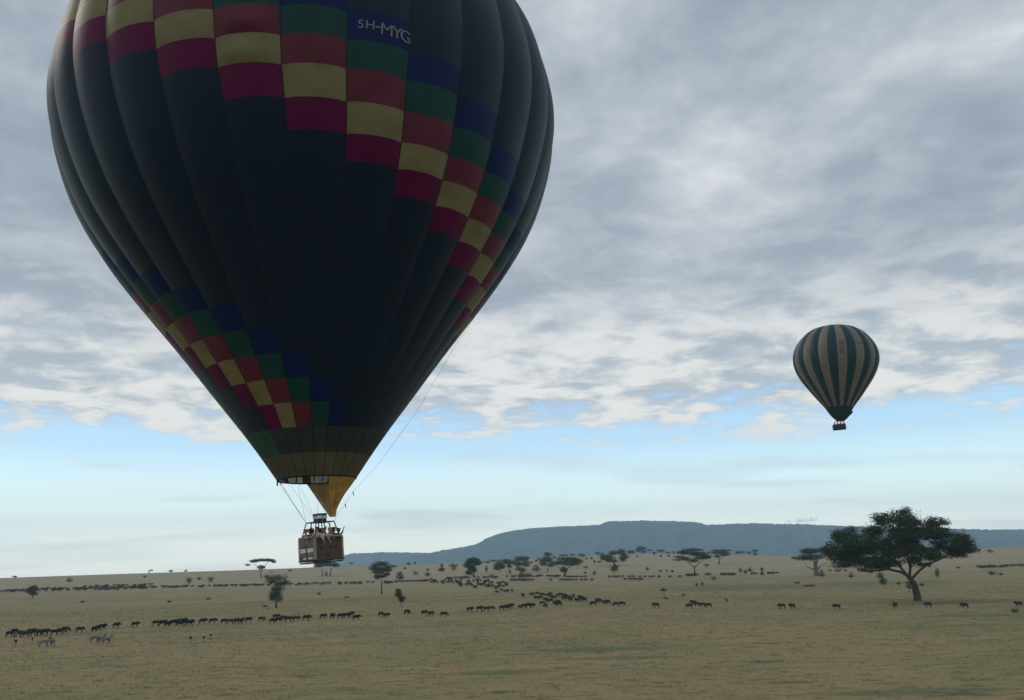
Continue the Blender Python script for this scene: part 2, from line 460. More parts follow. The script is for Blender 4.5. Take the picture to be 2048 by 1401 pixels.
def build_main_balloon():
    # the whole craft leans a little with the wind
    root = empty('hot_air_balloon', (0, 0, 0))
    ax = Vector(np.array([0, 0, 1.0]) + _side * math.tan(math.radians(-1.71)) + _view * math.tan(math.radians(.43))).normalized()
    X = Vector(_side); X = (X - ax * X.dot(ax)).normalized(); Y = ax.cross(X)
    M = Matrix.Identity(4)
    for i in range(3): M[i][0] = X[i]; M[i][1] = Y[i]; M[i][2] = ax[i]; M[i][3] = P0[i]
    root.matrix_world = M
    tag(root, 'huge dark navy hot air balloon with a spiral of coloured checks and a full basket', 'hot air balloon')

    def S(h, deg, t=None, out=0.0):
        """local point on the cloth; deg measured from the camera side towards the right; t = place across the gore"""
        r = float(prof_main(h))
        if t is not None:
            amp = .018 * float(smoothstep(1.5, 11, h))
            r *= (1 - amp * .4) + (amp * math.sin(math.pi * t) ** .7 if 0 < t < 1 else 0)
        tw = 3.4 * (1 - min(h, 16) / 16)
        a = math.radians(deg + tw); r += out
        return Vector((r * math.sin(a), -r * math.cos(a), h))
    rows = [13.4 + 1.2 * k for k in range(0, 1)]
    bounds = {0: 14.6, -1: 15.88, -2: 17.05, -3: 18.25, -4: 19.45, -5: 20.6, -6: 21.75, -7: 22.85, -8: 23.9, -9: 24.95, -10: 25.95, -11: 26.9, -12: 27.8,
              1: 13.4, 2: 12.4, 3: 11.4, 4: 10.43, 5: 9.43, 6: 8.4, 7: 7.4, 8: 6.35, 9: 5.3, 10: 4.27, 11: 3.25, 12: 2.2}   # top height of each row
    NT = 8

    def patch(h1, h0, k, nh, name, material, parent, pucker=None):
        """cloth between heights on gore k"""
        V = []; Fs = []
        for i in range(nh + 1):
            h = h1 + (h0 - h1) * i / nh
            for j in range(NT + 1):
                t = j / NT
                out = 0.0
                if pucker: out = pucker(t, i / nh)
                V.append(S(h, SEAM0 + (k + t) * 360 / NG, t, out))
        n = NT + 1
        for i in range(nh):
            for j in range(NT): Fs.append((i * n + j, (i + 1) * n + j, (i + 1) * n + j + 1, i * n + j + 1))
        return mesh_obj(name, V, Fs, material, parent, smooth=True)
    cols = {-3: M_BLU, -2: M_GRN, -1: M_CORAL, 0: M_YEL, 1: M_MAG}
    # crown ring and mouth ring make up the envelope part; gores, panels and tapes hang under it
    mb = MB()
    mb.tube([S(0, a * 12) for a in range(31)], .035, 6, cap=False)
    env = mb.build('envelope', M_TAPE, root)
    cring = MB(); cring.tube([S(31, a * 12) for a in range(31)], .05, 6, cap=False); cring.build('crown_ring', M_TAPE, env)
    cap = MB(); nn = 30; V = [S(31, a * 12, 0) for a in range(nn)] + [Vector((0, 0, 31.8))]
    cap.add(V, [(i, (i + 1) % nn, nn) for i in range(nn)]); cap.build('crown_cap', M_NAVY, env, smooth=True)
    for k in range(-15, 15):
        runs = []     # dark stretches of this gore
        V = []; Fs = []
        for row in range(-12, 12):
            hi, lo = bounds[row], bounds[row + 1]
            c = None
            for off in (0, 14, -15, -30):
                q = row - k - off
                if q in cols: c = q
            if c is None:
                if runs and abs(runs[-1][-1][1] - hi) < 1e-6: runs[-1].append((hi, lo))
                else: runs.append([(hi, lo)])
            else:
                pk = None
                if k == -2 and row in (-3, -2): # side vent flap puckers
                    pk = lambda t, v: 0.34 * math.sin(math.pi * min(1, max(0, (t - .12) / .70))) ** .5 * (v if v < .9 else (1 - v) * 9) if .12 < t < .82 else 0.0
                patch(hi, lo, k, 4, 'fabric_panel', cols[c], env, pk)
        if runs and abs(runs[0][0][0] - bounds[-12]) < 1e-6: runs[0].insert(0, (31, bounds[-12]))
        else: runs.insert(0, [(31, bounds[-12])])
        for run in runs:      # every unbroken dark stretch is a piece of cloth of its own
            hs = [run[0][0]]
            for hi, lo in run:
                nh = 3 if hi < 28 else 8; hs += [hi + (lo - hi) * i / nh for i in range(1, nh + 1)]
            V = [S(h, SEAM0 + (k + j / NT) * 360 / NG, j / NT) for h in hs for j in range(NT + 1)]; n = NT + 1
            mesh_obj('gore', V, [(i * n + j, (i + 1) * n + j, (i + 1) * n + j + 1, i * n + j + 1) for i in range(len(hs) - 1) for j in range(NT)], M_NAVY, env, smooth=True)
        # skirt
        ang = SEAM0 + (k + .5) * 12
        green = -8 <= k <= -5
        patch(2.2, 1.07, k, 2, 'skirt_panel', M_SKG if green else M_SK1, env)
        far = abs(((ang + 180) % 360) - 180) > 120
        patch(1.07, 0.0, k, 2, 'skirt_panel', M_SKW if far and k % 3 else M_SK2, env)
        # load tape along the seam
        tv = []; tf = []
        hs = [31 - .5 * i for i in range(63)]; hs[-1] = 0
        for i, h in enumerate(hs):
            for dd in (-1, 1):
                rr = float(prof_main(h)); tv.append(S(h, SEAM0 + k * 12 + dd * math.degrees((.011 + .009 * min(1, h / 8)) / max(rr, .5)), 0, .008))
        for i in range(len(hs) - 1): tf.append((2 * i, 2 * i + 2, 2 * i + 3, 2 * i + 1))
        mesh_obj('load_tape', tv, tf, M_TAPE, env, smooth=True)
    # registration letters printed on the blue check
    mw = mat('white_letter_paint', (.27, .27, .28), .7, .2, trans=.2)
    for ch, u0, v0, hh in (('5', .155, .40, .34), ('H', .275, .40, .34), ('-', .415, .38, .46), ('M', .505, .29, .46), ('Y', .68, .29, .46), ('G', .825, .28, .47)):
        fc = bpy.data.curves.new('t', 'FONT'); fc.body = ch; fc.size = 1; fo = bpy.data.objects.new('t', fc); COL.objects.link(fo)
        dg = bpy.context.evaluated_depsgraph_get(); dg.update(); me = bpy.data.meshes.new_from_object(fo.evaluated_get(dg)); bpy.data.objects.remove(fo)
        xs = [v.co.x for v in me.vertices]; ys = [v.co.y for v in me.vertices]; x0 = min(xs)
        gw = 2 * math.pi * 13.3 / NG; gh = 1.2
        for v in me.vertices:
            u = u0 + (v.co.x - x0) * hh * 1.45 * gh / gw; w = v0 + v.co.y * hh * 1.25
            v.co = S(17.05 + gh * w, SEAM0 + u * 12, min(max(u, .001), .999), .03)
        me.materials.clear()
        link('registration_letter', me, mw, env)
    # tabs under the mouth
    for a in (-80, -62, -46, -30, -16, -4, 8):
        p = S(0, a - 3.4); q = p + Vector((0, 0, -.28)); MB().tube([p + Vector((0, 0, .1)), q], .035, 5).build('mouth_tab', M_TAPE, env)
    iw = M.inverted()

    def at(px, py, dd=0.0):
        """local point at a photo pixel, dd metres behind the axis plane"""
        d = ray(px, py); hyp = (P0[:2] - CC[:2]) @ _view[:2]
        t = (hyp + dd) / (d[0] * _view[0] + d[1] * _view[1]); return iw @ Vector(CC + d * t)
    # scoop
    cb = at(664.5, 1034); V = []; NS, NJ = 24, 14
    for i in range(NJ + 1):
        v = i / NJ
        for j in range(NS + 1):
            a = 16 + (196 - 16) * j / NS
            top = S(0, a - 3.4); ar = math.radians(a)
            bot = cb + Vector((.24 * math.sin(ar) - .05, -.24 * math.cos(ar), 0))
            k = v ** .80
            p = top.lerp(bot, k)
            p += Vector((0, 0, 1)) * -.10 * math.sin(math.pi * v) + Vector((math.sin(ar), -math.cos(ar), 0)) * ((.09 * math.sin(j * 1.9) + .05 * math.sin(j * 3.1 + v * 4)) * math.sin(math.pi * v) - .30 * math.sin(math.pi * v))
            V.append(p)
    n = NS + 1
    me = mesh_obj('scoop', V, [(i * n + j, (i + 1) * n + j, (i + 1) * n + j + 1, i * n + j + 1) for i in range(NJ) for j in range(NS)], M_SCOOP, root, smooth=True)
    me.data.materials.append(M_SCOOPB)
    for p in me.data.polygons:
        if p.index % NS > 15: p.material_index = 1
    # burner frame and burners
    M_FR = mat('green_painted_frame', (.035, .10, .095), .45, .5, metal=.3)
    M_ST = mat('burner_steel', (.30, .32, .33), .35, .5, metal=.8); M_DK = mat('burner_coil_dark', (.02, .025, .03), .5, .4, metal=.4)
    M_WH = mat('white_heat_shield', (.75, .78, .78), .5, .4)
    psi = math.radians(-36); ux = Vector((math.cos(psi), math.sin(psi), 0)); uy = Vector((-math.sin(psi), math.cos(psi), 0)); up = Vector((0, 0, 1))
    ux = Vector((math.cos(math.radians(38)), math.sin(math.radians(38)), 0)); uy = Vector((-math.sin(math.radians(38)), math.cos(math.radians(38)), 0))
    tl = Matrix.Rotation(math.radians(-2.2), 3, 'Y'); ux = tl @ ux; uy = tl @ uy; up = tl @ up
    base = at(637, 1123); bz = base.z; cxy = Vector((base.x, base.y, 0))
    LX, LY, BH = 1.80, 1.26, 1.14
    def Bp(a, b, z): return cxy + ux * a + uy * b + up * (bz + z)
    fz = at(640, 1045).z - bz
    fr = MB(); fx, fy = .56, .40
    cs = [Bp(sx * fx, sy * fy, fz) for sx, sy in ((-1, -1), (1, -1), (1, 1), (-1, 1))]
    for i in range(4): fr.tube([cs[i], cs[(i + 1) % 4]], .03)
    fr.tube([Bp(-.2, -fy, fz), Bp(-.2, fy, fz)], .022); fr.tube([Bp(.2, -fy, fz), Bp(.2, fy, fz)], .022)
    frame = fr.build('burner_frame', M_FR, root)
    for (a, b) in ((-.16, -.16), (.16, -.16), (-.16, .16), (.16, .16)):
        bt = MB(); z0 = fz + .03
        bt.tube([Bp(a, b, z0), Bp(a, b, z0 + .14)], .10, 10); bt.tube([Bp(a, b, z0 + .30), Bp(a, b, z0 + .40)], [.135, .125], 10)
        bo = bt.build('burner', M_DK, frame)
        sh = MB(); sh.tube([Bp(a, b, z0 + .14), Bp(a, b, z0 + .30)], .128, 10); sh.build('heat_shield', M_WH, frame)
    for i, (a, b, sx, sy) in enumerate([(-1, -1, 0, 0), (1, -1, 0, 0), (1, 1, 0, 0), (-1, 1, 0, 0), (-.4, -1, 0, 0), (.4, -1, 0, 0), (-1, -.1, 0, 0), (1, 0, 0, 0), (.4, 1, 0, 0), (-.4, 1, 0, 0)]):
        MB().tube([Bp(a * fx, b * fy, fz), Bp(a * (LX / 2 - .1), b * (LY / 2 - .1), BH - .05)], .03).build('upright', M_FR, root)
    # flying wires from the mouth to the frame
    for a, cnr in ((-84, 3), (-70, 3), (-50, 0), (-30, 0), (-150, 3), (170, 2), (150, 2), (5, 0), (-110, 3)):
        MB().tube([S(0, a - 3.4), cs[cnr]], .006, 4).build('wire', M_ROPE, root)
    # basket: walls with wicker weave
    mwk = bpy.data.materials.new('wicker'); mwk.use_nodes = True; nt = mwk.node_tree; N = nt.nodes; L = nt.links; b = N['Principled BSDF']; b.inputs['Roughness'].default_value = .75
    tc = N.new('ShaderNodeTexCoord'); wv = N.new('ShaderNodeTexWave'); wv.bands_direction = 'Z'; wv.inputs['Scale'].default_value = 9; wv.inputs['Distortion'].default_value = 2.5; wv.inputs['Detail'].default_value = 3; wv.inputs['Detail Scale'].default_value = 5
    L.new(tc.outputs['Object'], wv.inputs['Vector']); cr = N.new('ShaderNodeValToRGB'); cr.color_ramp.elements[0].color = (.070, .048, .040, 1); cr.color_ramp.elements[1].color = (.185, .135, .112, 1)
    L.new(wv.outputs[0], cr.inputs[0]); L.new(cr.outputs[0], b.inputs['Base Color']); bp = N.new('ShaderNodeBump'); bp.inputs['Distance'].default_value = .02; L.new(wv.outputs[0], bp.inputs['Height']); L.new(bp.outputs[0], b.inputs['Normal'])
    M_LEA = mat('pale_leather_trim', (.30, .25, .20), .6, .3, noise_s=8, noise_a=.2); M_LEAD = mat('dark_leather_base', (.035, .026, .022), .6, .3)
    M_BAN = mat('white_canvas_band', (.66, .64, .62), .8, .2, noise_s=6, noise_a=.12); M_SUE = mat('grey_suede', (.20, .165, .15), .85, .1, noise_s=5, noise_a=.2)
    def obox(mb, a0, a1, b0, b1, z0, z1):
        V = [Bp(a, b, z) for a in (a0, a1) for b in (b0, b1) for z in (z0, z1)]
        mb.add(V, [(0, 1, 3, 2), (4, 6, 7, 5), (0, 4, 5, 1), (2, 3, 7, 6), (0, 2, 6, 4), (1, 5, 7, 3)])
    w = .06; hx, hy = LX / 2, LY / 2
    bk = MB(); obox(bk, -hx, hx, -hy, -hy + w, .06, BH); obox(bk, -hx, hx, hy - w, hy, .06, BH); obox(bk, -hx, -hx + w, -hy + w, hy - w, .06, BH); obox(bk, hx - w, hx, -hy + w, hy - w, .06, BH); obox(bk, -hx + w, hx - w, -hy + w, hy - w, .06, .1)
    basket = bk.build('basket', mwk, root)
    rim = MB(); e = .03
    cr_ = [Bp(-hx + e, -hy + e, BH + .03), Bp(hx - e, -hy + e, BH + .03), Bp(hx - e, hy - e, BH + .03), Bp(-hx + e, hy - e, BH + .03)]
    for i in range(4): rim.tube([cr_[i], cr_[(i + 1) % 4]], .055, 8)
    rim.build('padded_rim', M_LEA, basket)
    bs = MB(); obox(bs, -hx - .02, hx + .02, -hy - .02, hy + .02, .0, .06); bs.build('leather_base', M_LEAD, basket)
    for b0 in (-hy + .15, 0, hy - .15):
        sk = MB(); obox(sk, -hx - .04, hx + .04, b0 - .035, b0 + .035, -.09, -.02); sk.build('skid', M_LEAD, basket)
    for sx, sy in ((-1, -1), (1, -1), (1, 1), (-1, 1)):
        cn = MB(); obox(cn, sx * hx - .10 if sx > 0 else -hx - .012, sx * hx + .012 if sx > 0 else -hx + .10, sy * hy - .10 if sy > 0 else -hy - .012, hy + .012 if sy > 0 else -hy + .10, .08, BH - .01); cn.build('corner_strip', M_LEA, basket)
    # left face (short side): stitched panels and white bands
    for (c0, c1, z0, z1, mm) in ((-hy + .12, -.06, .45, .66, M_BAN), (.06, hy - .12, .45, .66, M_BAN), (-hy + .16, -.12, .12, .22, M_BAN), (.05, hy - .35, .12, .22, M_BAN),
                                 (-hy + .12, -.06, .72, 1.12, M_SUE), (.06, hy - .12, .72, 1.12, M_SUE), (-hy + .12, -.06, .25, .43, M_SUE), (.06, hy - .12, .25, .43, M_SUE)):
        pn = MB(); obox(pn, -hx - .018, -hx + .002, c0, c1, z0, z1); pn.build('side_band', mm, basket)
    for (a, z) in ((-.52, .62), (-.1, .25), (.42, .62), (.1, .62)):
        pn = MB(); obox(pn, a - .07, a + .07, -hy - .012, -hy + .002, z - .05, z + .05); pn.build('step_hole', M_DK, basket)
    for a in (-.6, 0, .6):
        MB().tube([Bp(a - .09, -hy - .01, 1.0), Bp(a - .05, -hy - .05, .93), Bp(a + .05, -hy - .05, .93), Bp(a + .09, -hy - .01, 1.0)], .014, 5).build('rope_handle', M_ROPE, basket)
    # drop line running down the right flank with two pennants
    pa = at(958, 622, 0.0); pb = at(905, 700, -.4); pc = at(760, 925, -1.0); pd = at(706, 984, -1.2); pe = at(690, 1008, -1.0); pf = cs[1]
    MB().tube([pa, pb, (pb + pc) / 2 + Vector((.12, 0, -.15)), pc, pd, pe, pf], .0065, 4).build('control_line', M_ROPE, root)
    for q in (pd, pe): MB().tube([q, q + Vector((.05, 0, -.22))], [.03, .015], 4).build('line_tag', M_ROPE, root)
    bpy.context.view_layer.update()
    return M, Bp, ux, uy, BH, LX, LY, base


BM, BBp, Bux, Buy, BBH, BLX, BLY, Bbase = build_main_balloon()

# ------------------------------------------------------------------ passengers
M_SKIN = [mat('skin_light', (.42, .25, .18), .55, .3), mat('skin_brown', (.13, .07, .045), .55, .3)]
M_HAIR = [mat('dark_hair', (.02, .015, .012), .6, .3), mat('fair_hair', (.25, .17, .09), .6, .3), mat('straw_hat', (.45, .38, .25), .8, .1)]


def make_person(shirt, skin, hair, arms, lean=0.0, hat=False):
    """standing figure facing +X, feet at 0; arms: (left, right) each 'rail','wave','hang','out'"""
    root = empty('person', (0, 0, 0))
    n = [(0, 0, .93, .15), (0, 0, 1.10, .13), (.02 + lean * .4, 0, 1.30, (.17, .13)), (.03 + lean * .6, 0, 1.44, .07), (.05 + lean * .8, 0, 1.50, .055),
         (.06 + lean, 0, 1.58, .085), (.07 + lean, 0, 1.68, .092), (.16 + lean, 0, 1.60, .02)]
    e = [(0, 1), (1, 2), (2, 3), (3, 4), (4, 5), (5, 6), (5, 7)]
    for s in (-1, 1):
        b = len(n); n += [(0, s * .11, .86, .10), (.02, s * .12, .48, .065), (0, s * .12, .10, .045), (.13, s * .13, .04, .04)]
        e += [(0, b), (b, b + 1), (b + 1, b + 2), (b + 2, b + 3)]
    hx = 2
    for s, kind in zip((-1, 1), arms):
        sh = (.03 + lean * .5, s * .19, 1.38)
        P = {'rail': [(.16, s * .27, 1.17), (.34, s * .20, 1.22)], 'wave': [(.10, s * .42, 1.48), (.14, s * .50, 1.74)], 'hang': [(.30, s * .24, 1.22), (.50, s * .24, .98)],
             'out': [(.28, s * .34, 1.32), (.52, s * .42, 1.42)], 'down': [(0, s * .25, 1.12), (.08, s * .24, .88)]}[kind]
        b = len(n); n += [(*sh, .055), (*P[0], .042), (*P[1], .028)]; e += [(hx, b), (b, b + 1), (b + 1, b + 2)]
        d = Vector(P[1]) - Vector(P[0]); d.normalize(); q = Vector(P[1]); w = Vector((0, 0, 1)).cross(d); w = w.normalized() if w.length > .1 else Vector((0, 1, 0))
        palm = len(n); n.append((*(q + d * .08), .03)); e.append((b + 2, palm))
        for i, (o, ln) in enumerate(((-.03, .07), (-.01, .085), (.01, .08), (.03, .065))):
            n.append((*(q + d * (.08 + ln) + w * o), .009)); e.append((palm, len(n) - 1))
        n.append((*(q + d * .08 + w * (-.06)), .011)); e.append((b + 2, len(n) - 1))
    me = skin_mesh('body', n, e, M_SKIN[skin], 1); link('body', me, None, root)
    # clothes: a shirt following torso and upper arms
    sn = [(0, 0, .90, .165), (0, 0, 1.10, .148), (.02 + lean * .4, 0, 1.30, (.187, .147)), (.03 + lean * .6, 0, 1.42, .085)]; se = [(0, 1), (1, 2), (2, 3)]
    for s, kind in zip((-1, 1), arms):
        ar = [x for x in n]
    bi = 8 + 8
    for s in range(2):
        a0 = n[bi + s * 9]; a1 = n[bi + s * 9 + 1]; a2 = n[bi + s * 9 + 2]; b = len(sn)
        sn += [(a0[0], a0[1], a0[2], .072), (a1[0], a1[1], a1[2], .056), tuple(a1[i] * .35 + a2[i] * .65 for i in range(3)) + (.044,)]
        se += [(2, b), (b, b + 1), (b + 1, b + 2)]
    link('shirt', skin_mesh('shirt', sn, se, shirt, 1), None, root)
    # trousers
    tn = [(0, 0, .93, .16)]; te = []
    for s in (-1, 1):
        b = len(tn); tn += [(0, s * .11, .84, .115), (.02, s * .12, .48, .08), (0, s * .12, .12, .06)]; te += [(0, b), (b, b + 1), (b + 1, b + 2)]
    link('trousers', skin_mesh('trousers', tn, te, M_TROU, 1), None, root)
    hm_ = skin_mesh('hair', [(.04 + lean, 0, 1.66, .10), (.05 + lean, 0, 1.72, .09), (.0 + lean, 0, 1.60, .07)], [(0, 1), (0, 2)], M_HAIR[2] if hat else M_HAIR[hair], 1)
    link('sun_hat' if hat else 'hair', hm_, None, root)
    return root


M_TROU = mat('khaki_trousers', (.10, .085, .06), .85, .1)
SH = {'pale pink': mat('shirt_pale_pink', (.55, .38, .38), .85, .1), 'white': mat('shirt_white', (.62, .62, .62), .85, .1), 'dark green': mat('shirt_dark_green', (.03, .05, .035), .85, .1),
      'maroon': mat('shirt_maroon', (.13, .035, .035), .85, .1), 'grey': mat('shirt_grey', (.20, .18, .18), .85, .1), 'charcoal': mat('shirt_charcoal', (.04, .04, .045), .85, .1), 'tan': mat('shirt_tan', (.30, .22, .16), .85, .1)}
PEOPLE = [  # along, across, heading (deg in basket frame), shirt, skin, hair, arms, lean, hat, label
    (-.78, -.05, 180, 'dark green', 0, 0, ('down', 'hang'), .10, False, 'person in dark green at the left end of the basket, one arm hanging outside'),
    (-.74, .36, 180, 'tan', 0, 1, ('rail', 'rail'), .08, False, 'person in a tan shirt resting both hands on the far left corner of the basket'),
    (-.70, -.42, 225, 'pale pink', 0, 0, ('rail', 'rail'), .12, False, 'person in pale pink leaning over the near left corner of the basket'),
    (-.34, -.42, 270, 'white', 0, 1, ('hang', 'rail'), .12, False, 'person in a white top leaning over the wicker side, third from the left'),
    (.02, -.44, 270, 'pale pink', 0, 0, ('hang', 'rail'), .14, True, 'person in a straw hat and pale pink leaning over the middle of the wicker side'),
    (.36, -.42, 270, 'maroon', 0, 0, ('rail', 'rail'), .08, False, 'person in maroon standing at the wicker side right of the middle'),
    (.70, -.40, 290, 'charcoal', 1, 0, ('rail', 'wave'), .04, False, 'person in charcoal raising an arm at the near right corner of the basket'),
    (.74, .12, 0, 'dark green', 0, 0, ('rail', 'out'), .06, False, 'person reaching an arm far out past the right end of the basket'),
    (-.05, .12, 90, 'charcoal', 1, 0, ('wave', 'wave'), 0, False, 'pilot in charcoal standing under the burners with both hands raised'),
    (-.30, .40, 100, 'grey', 0, 1, ('rail', 'rail'), .05, False, 'person in grey on the far side of the basket behind the pilot'),
    (-.56, .18, 150, 'white', 0, 0, ('rail', 'rail'), .03, False, 'person in a white top behind the others in the left half of the basket'),
    (.52, .02, 300, 'tan', 0, 1, ('rail', 'rail'), .04, False, 'person in tan behind the others in the right half of the basket'),
    (.36, .42, 80, 'grey', 1, 0, ('rail', 'rail'), .05, True, 'person in grey with a straw hat on the far right side of the basket'),
]
_bang = math.atan2((BM.to_3x3() @ Bux).y, (BM.to_3x3() @ Bux).x)
for (a, b, hd, sh, sk, hr, arms, ln, hat, lab) in PEOPLE:
    p = make_person(SH[sh], sk, hr, arms, ln, hat)
    w = BM @ BBp(a * .92, b * .95, .10); s = rng.uniform(.82, .89)
    p.location = w; p.rotation_euler = (0, 0, _bang + math.radians(hd)); p.scale = (s, s, s)
    tag(p, lab, 'person', 'passengers standing in the balloon basket')


# ------------------------------------------------------------------ striped balloon
def build_far_balloon():
    D = 215.0
    dm = ray(1681, 842); P = CC + dm * D / math.hypot(dm[0], dm[1]); view = np.array([dm[0], dm[1], 0]); view /= np.linalg.norm(view); side = np.cross(view, [0, 0, 1.0])
    root = empty('hot_air_balloon', P)
    ax = Vector(np.array([0, 0, 1.0]) + side * math.tan(math.radians(2.0))).normalized(); X = Vector(side); X = (X - ax * X.dot(ax)).normalized(); Y = ax.cross(X)
    M = Matrix.Identity(4)
    for i in range(3): M[i][0] = X[i]; M[i][1] = Y[i]; M[i][2] = ax[i]; M[i][3] = P[i]
    root.matrix_world = M; tag(root, 'smaller green and cream striped hot air balloon drifting high above the plain on the right', 'hot air balloon')
    s = math.hypot(D, P[2] - CAM_H) / FPX * .885 / 5.605        # metres per zoomed pixel
    q = [(1185, 44), (1150, 82), (1100, 122), (1040, 158), (1000, 188), (900, 268), (800, 342), (720, 398), (640, 442), (560, 471), (480, 481), (420, 474), (340, 446), (260, 392), (200, 335), (150, 262), (120, 170), (108, 90)]
    vsx = 1.06                                # looking up at it foreshortens heights
    hk = [(1185 - y) * s * vsx for y, r in q]; rk = [r * s for y, r in q]; pf = nat_spline(hk, rk); top = hk[-1]
    G = 28; off = 3.6
    M_G = fabric('dark_green_stripe', (.022, .060, .072), .25); M_C = fabric('cream_stripe', (.26, .222, .18), .28); M_B = fabric('green_skirt', (.018, .050, .052), .2)
    def S(h, deg, t=None, out=0):
        r = float(pf(h)); r *= (.985 + .03 * math.sin(math.pi * t)) if t is not None and h > hk[3] else 1; a = math.radians(deg); r += out
        return Vector((r * math.sin(a), -r * math.cos(a), h))
    mb = MB(); mb.tube([S(0, a * 12) for a in range(31)], .06, 5, cap=False); 
    env = mb.build('envelope', M_B, root)
    hs = np.concatenate([np.linspace(hk[3], hk[3] + .9 * (top - hk[3]), 26), hk[3] + (top - hk[3]) * np.array([.93, .96, .985, 1])])
    for k in range(G):
        V = []; Fs = []
        for h in hs:
            for j in range(6): V.append(S(h, off + (k + j / 5) * 360 / G, j / 5))
        for i in range(len(hs) - 1):
            for j in range(5): Fs.append((i * 6 + j, i * 6 + j + 1, (i + 1) * 6 + j + 1, (i + 1) * 6 + j))
        mesh_obj('gore', V, Fs, M_C if k % 2 == 0 else M_G, env, smooth=True)
    V = [S(top, i * 15) for i in range(24)] + [Vector((0, 0, top + .25))]
    mesh_obj('crown_cap', V, [(i, (i + 1) % 24, 24) for i in range(24)], M_G, env, smooth=True)
    V = []; hs2 = [hk[3] * (1 - i / 5) for i in range(6)]
    for h in hs2:
        for j in range(29): V.append(S(h, j * 360 / 28))
    mesh_obj('skirt', V, [(i * 29 + j, (i + 1) * 29 + j, (i + 1) * 29 + j + 1, i * 29 + j + 1) for i in range(5) for j in range(28)], M_B, env, smooth=True)
    # printed blocks on two cream gores, too far off to read
    M_P = mat('dark_print', (.09, .09, .085), .8, .1)
    def mark(u0, u1, y0, y1):
        V = []; Fs = []
        for y in (y0, y1):
            h = (1185 - y) * s * vsx
            for j in range(5):
                u = u0 + (u1 - u0) * j / 4; t = (((u - off) / (360 / G)) % 1)
                V.append(S(h, u, t, .04))
        mesh_obj('printed_mark', V, [(j, j + 1, 6 + j, 5 + j) for j in range(4)], M_P, env)
    for y in (362, 385, 405, 430, 455, 478, 500): mark(6.5, 13.5 if y != 478 else 11.0, y + 12, y)
    mark(33.5, 40.5, 404, 392)
    # lip of the scoop pulled out to the right of the mouth
    V = []; n = 8
    for i in range(5):
        v = i / 4
        for j in range(n + 1):
            a = math.radians(40 + 100 * j / n); r0 = float(pf(hk[2])); h0 = hk[2]
            r = r0 + (1 - v) * .55 * math.sin(math.pi * j / n) * 1.1 - v * r0 * .55; V.append(Vector((r * math.sin(a), -r * math.cos(a), h0 + .2 - v * (h0 + .1))))
    mesh_obj('scoop', V, [(i * 9 + j, (i + 1) * 9 + j, (i + 1) * 9 + j + 1, i * 9 + j + 1) for i in range(4) for j in range(n)], M_B, root, smooth=True)
    # frame, uprights, wires and basket
    iw = M.inverted()
    def at(px, py):
        d = ray(px, py); t = D / math.hypot(d[0], d[1]); return iw @ Vector(CC + d * t)
    cb = at(1679.5, 860); W, Dp, Hh = 2.75, 1.3, 1.15; rot = Matrix.Translation(cb) @ Matrix.Rotation(math.radians(-5), 4, 'Y') @ Matrix.Rotation(math.radians(14), 4, 'Z')
    mk = mat('dark_wicker', (.055, .05, .045), .8, .1, noise_s=3, noise_a=.3); ml = mat('steel_frame', (.2, .2, .2), .4, .5, metal=.6)
    b = MB(); w = .06
    for c, sz in (((0, -Dp / 2, Hh / 2), (W, w, Hh)), ((0, Dp / 2, Hh / 2), (W, w, Hh)), ((-W / 2, 0, Hh / 2), (w, Dp - .07, Hh)), ((W / 2, 0, Hh / 2), (w, Dp - .07, Hh)), ((0, 0, .05), (W - .07, Dp - .07, .08))): b.box(c, sz, rot)
    bk = b.build('basket', mk, root)
    r = MB(); cs = [(-W / 2, -Dp / 2), (W / 2, -Dp / 2), (W / 2, Dp / 2), (-W / 2, Dp / 2)]
    for i in range(4): r.tube([rot @ Vector((*cs[i], Hh + .03)), rot @ Vector((*cs[(i + 1) % 4], Hh + .03))], .06)
    r.build('padded_rim', ml, bk)
    fr = MB(); fc = [(-.6, -.4), (.6, -.4), (.6, .4), (-.6, .4)]
    for i in range(4): fr.tube([rot @ Vector((*fc[i], 2.05)), rot @ Vector((*fc[(i + 1) % 4], 2.05))], .04)
    f = fr.build('burner_frame', ml, root)
    for x in (-.25, .25): MB().tube([rot @ Vector((x, 0, 2.05)), rot @ Vector((x, 0, 2.45))], .14, 8).build('burner', ml, f)
    for i in range(4):
        MB().tube([rot @ Vector((*fc[i], 2.05)), rot @ Vector((cs[i][0] * .9, cs[i][1] * .9, Hh))], .035).build('upright', ml, root)
        MB().tube([rot @ Vector((*fc[i], 2.05)), S(0, (-135, 135, 45, -45)[i] + 90 if False else (-45, 45, 135, -135)[i])], .015, 4).build('wire', ml, root)
    bpy.context.view_layer.update()
    proto = [make_person(SH['charcoal'], 0, 0, ('rail', 'rail'), .05), make_person(SH['grey'], 1, 0, ('rail', 'rail'), .05)]
    lab = ['person in charcoal at the left end of the far striped balloon basket', 'person in grey left of the middle in the far striped balloon basket',
           'person in charcoal right of the middle in the far striped balloon basket', 'person in grey at the right end of the far striped balloon basket']
    for i, x in enumerate((-1.0, -.42, .42, 1.0)):
        if i < 2: p = proto[i]
        else:
            src = proto[i - 2]; p = src.copy(); COL.objects.link(p)
            for ch in list(src.children):
                c = ch.copy(); COL.objects.link(c); c.parent = p
        p.location = M @ (rot @ Vector((x, -.25 if i % 2 else .1, .1))); p.rotation_euler = (0, 0, math.radians(-90 + rng.uniform(-40, 40)))
        tag(p, lab[i], 'person', 'passengers in the far striped balloon')


build_far_balloon()


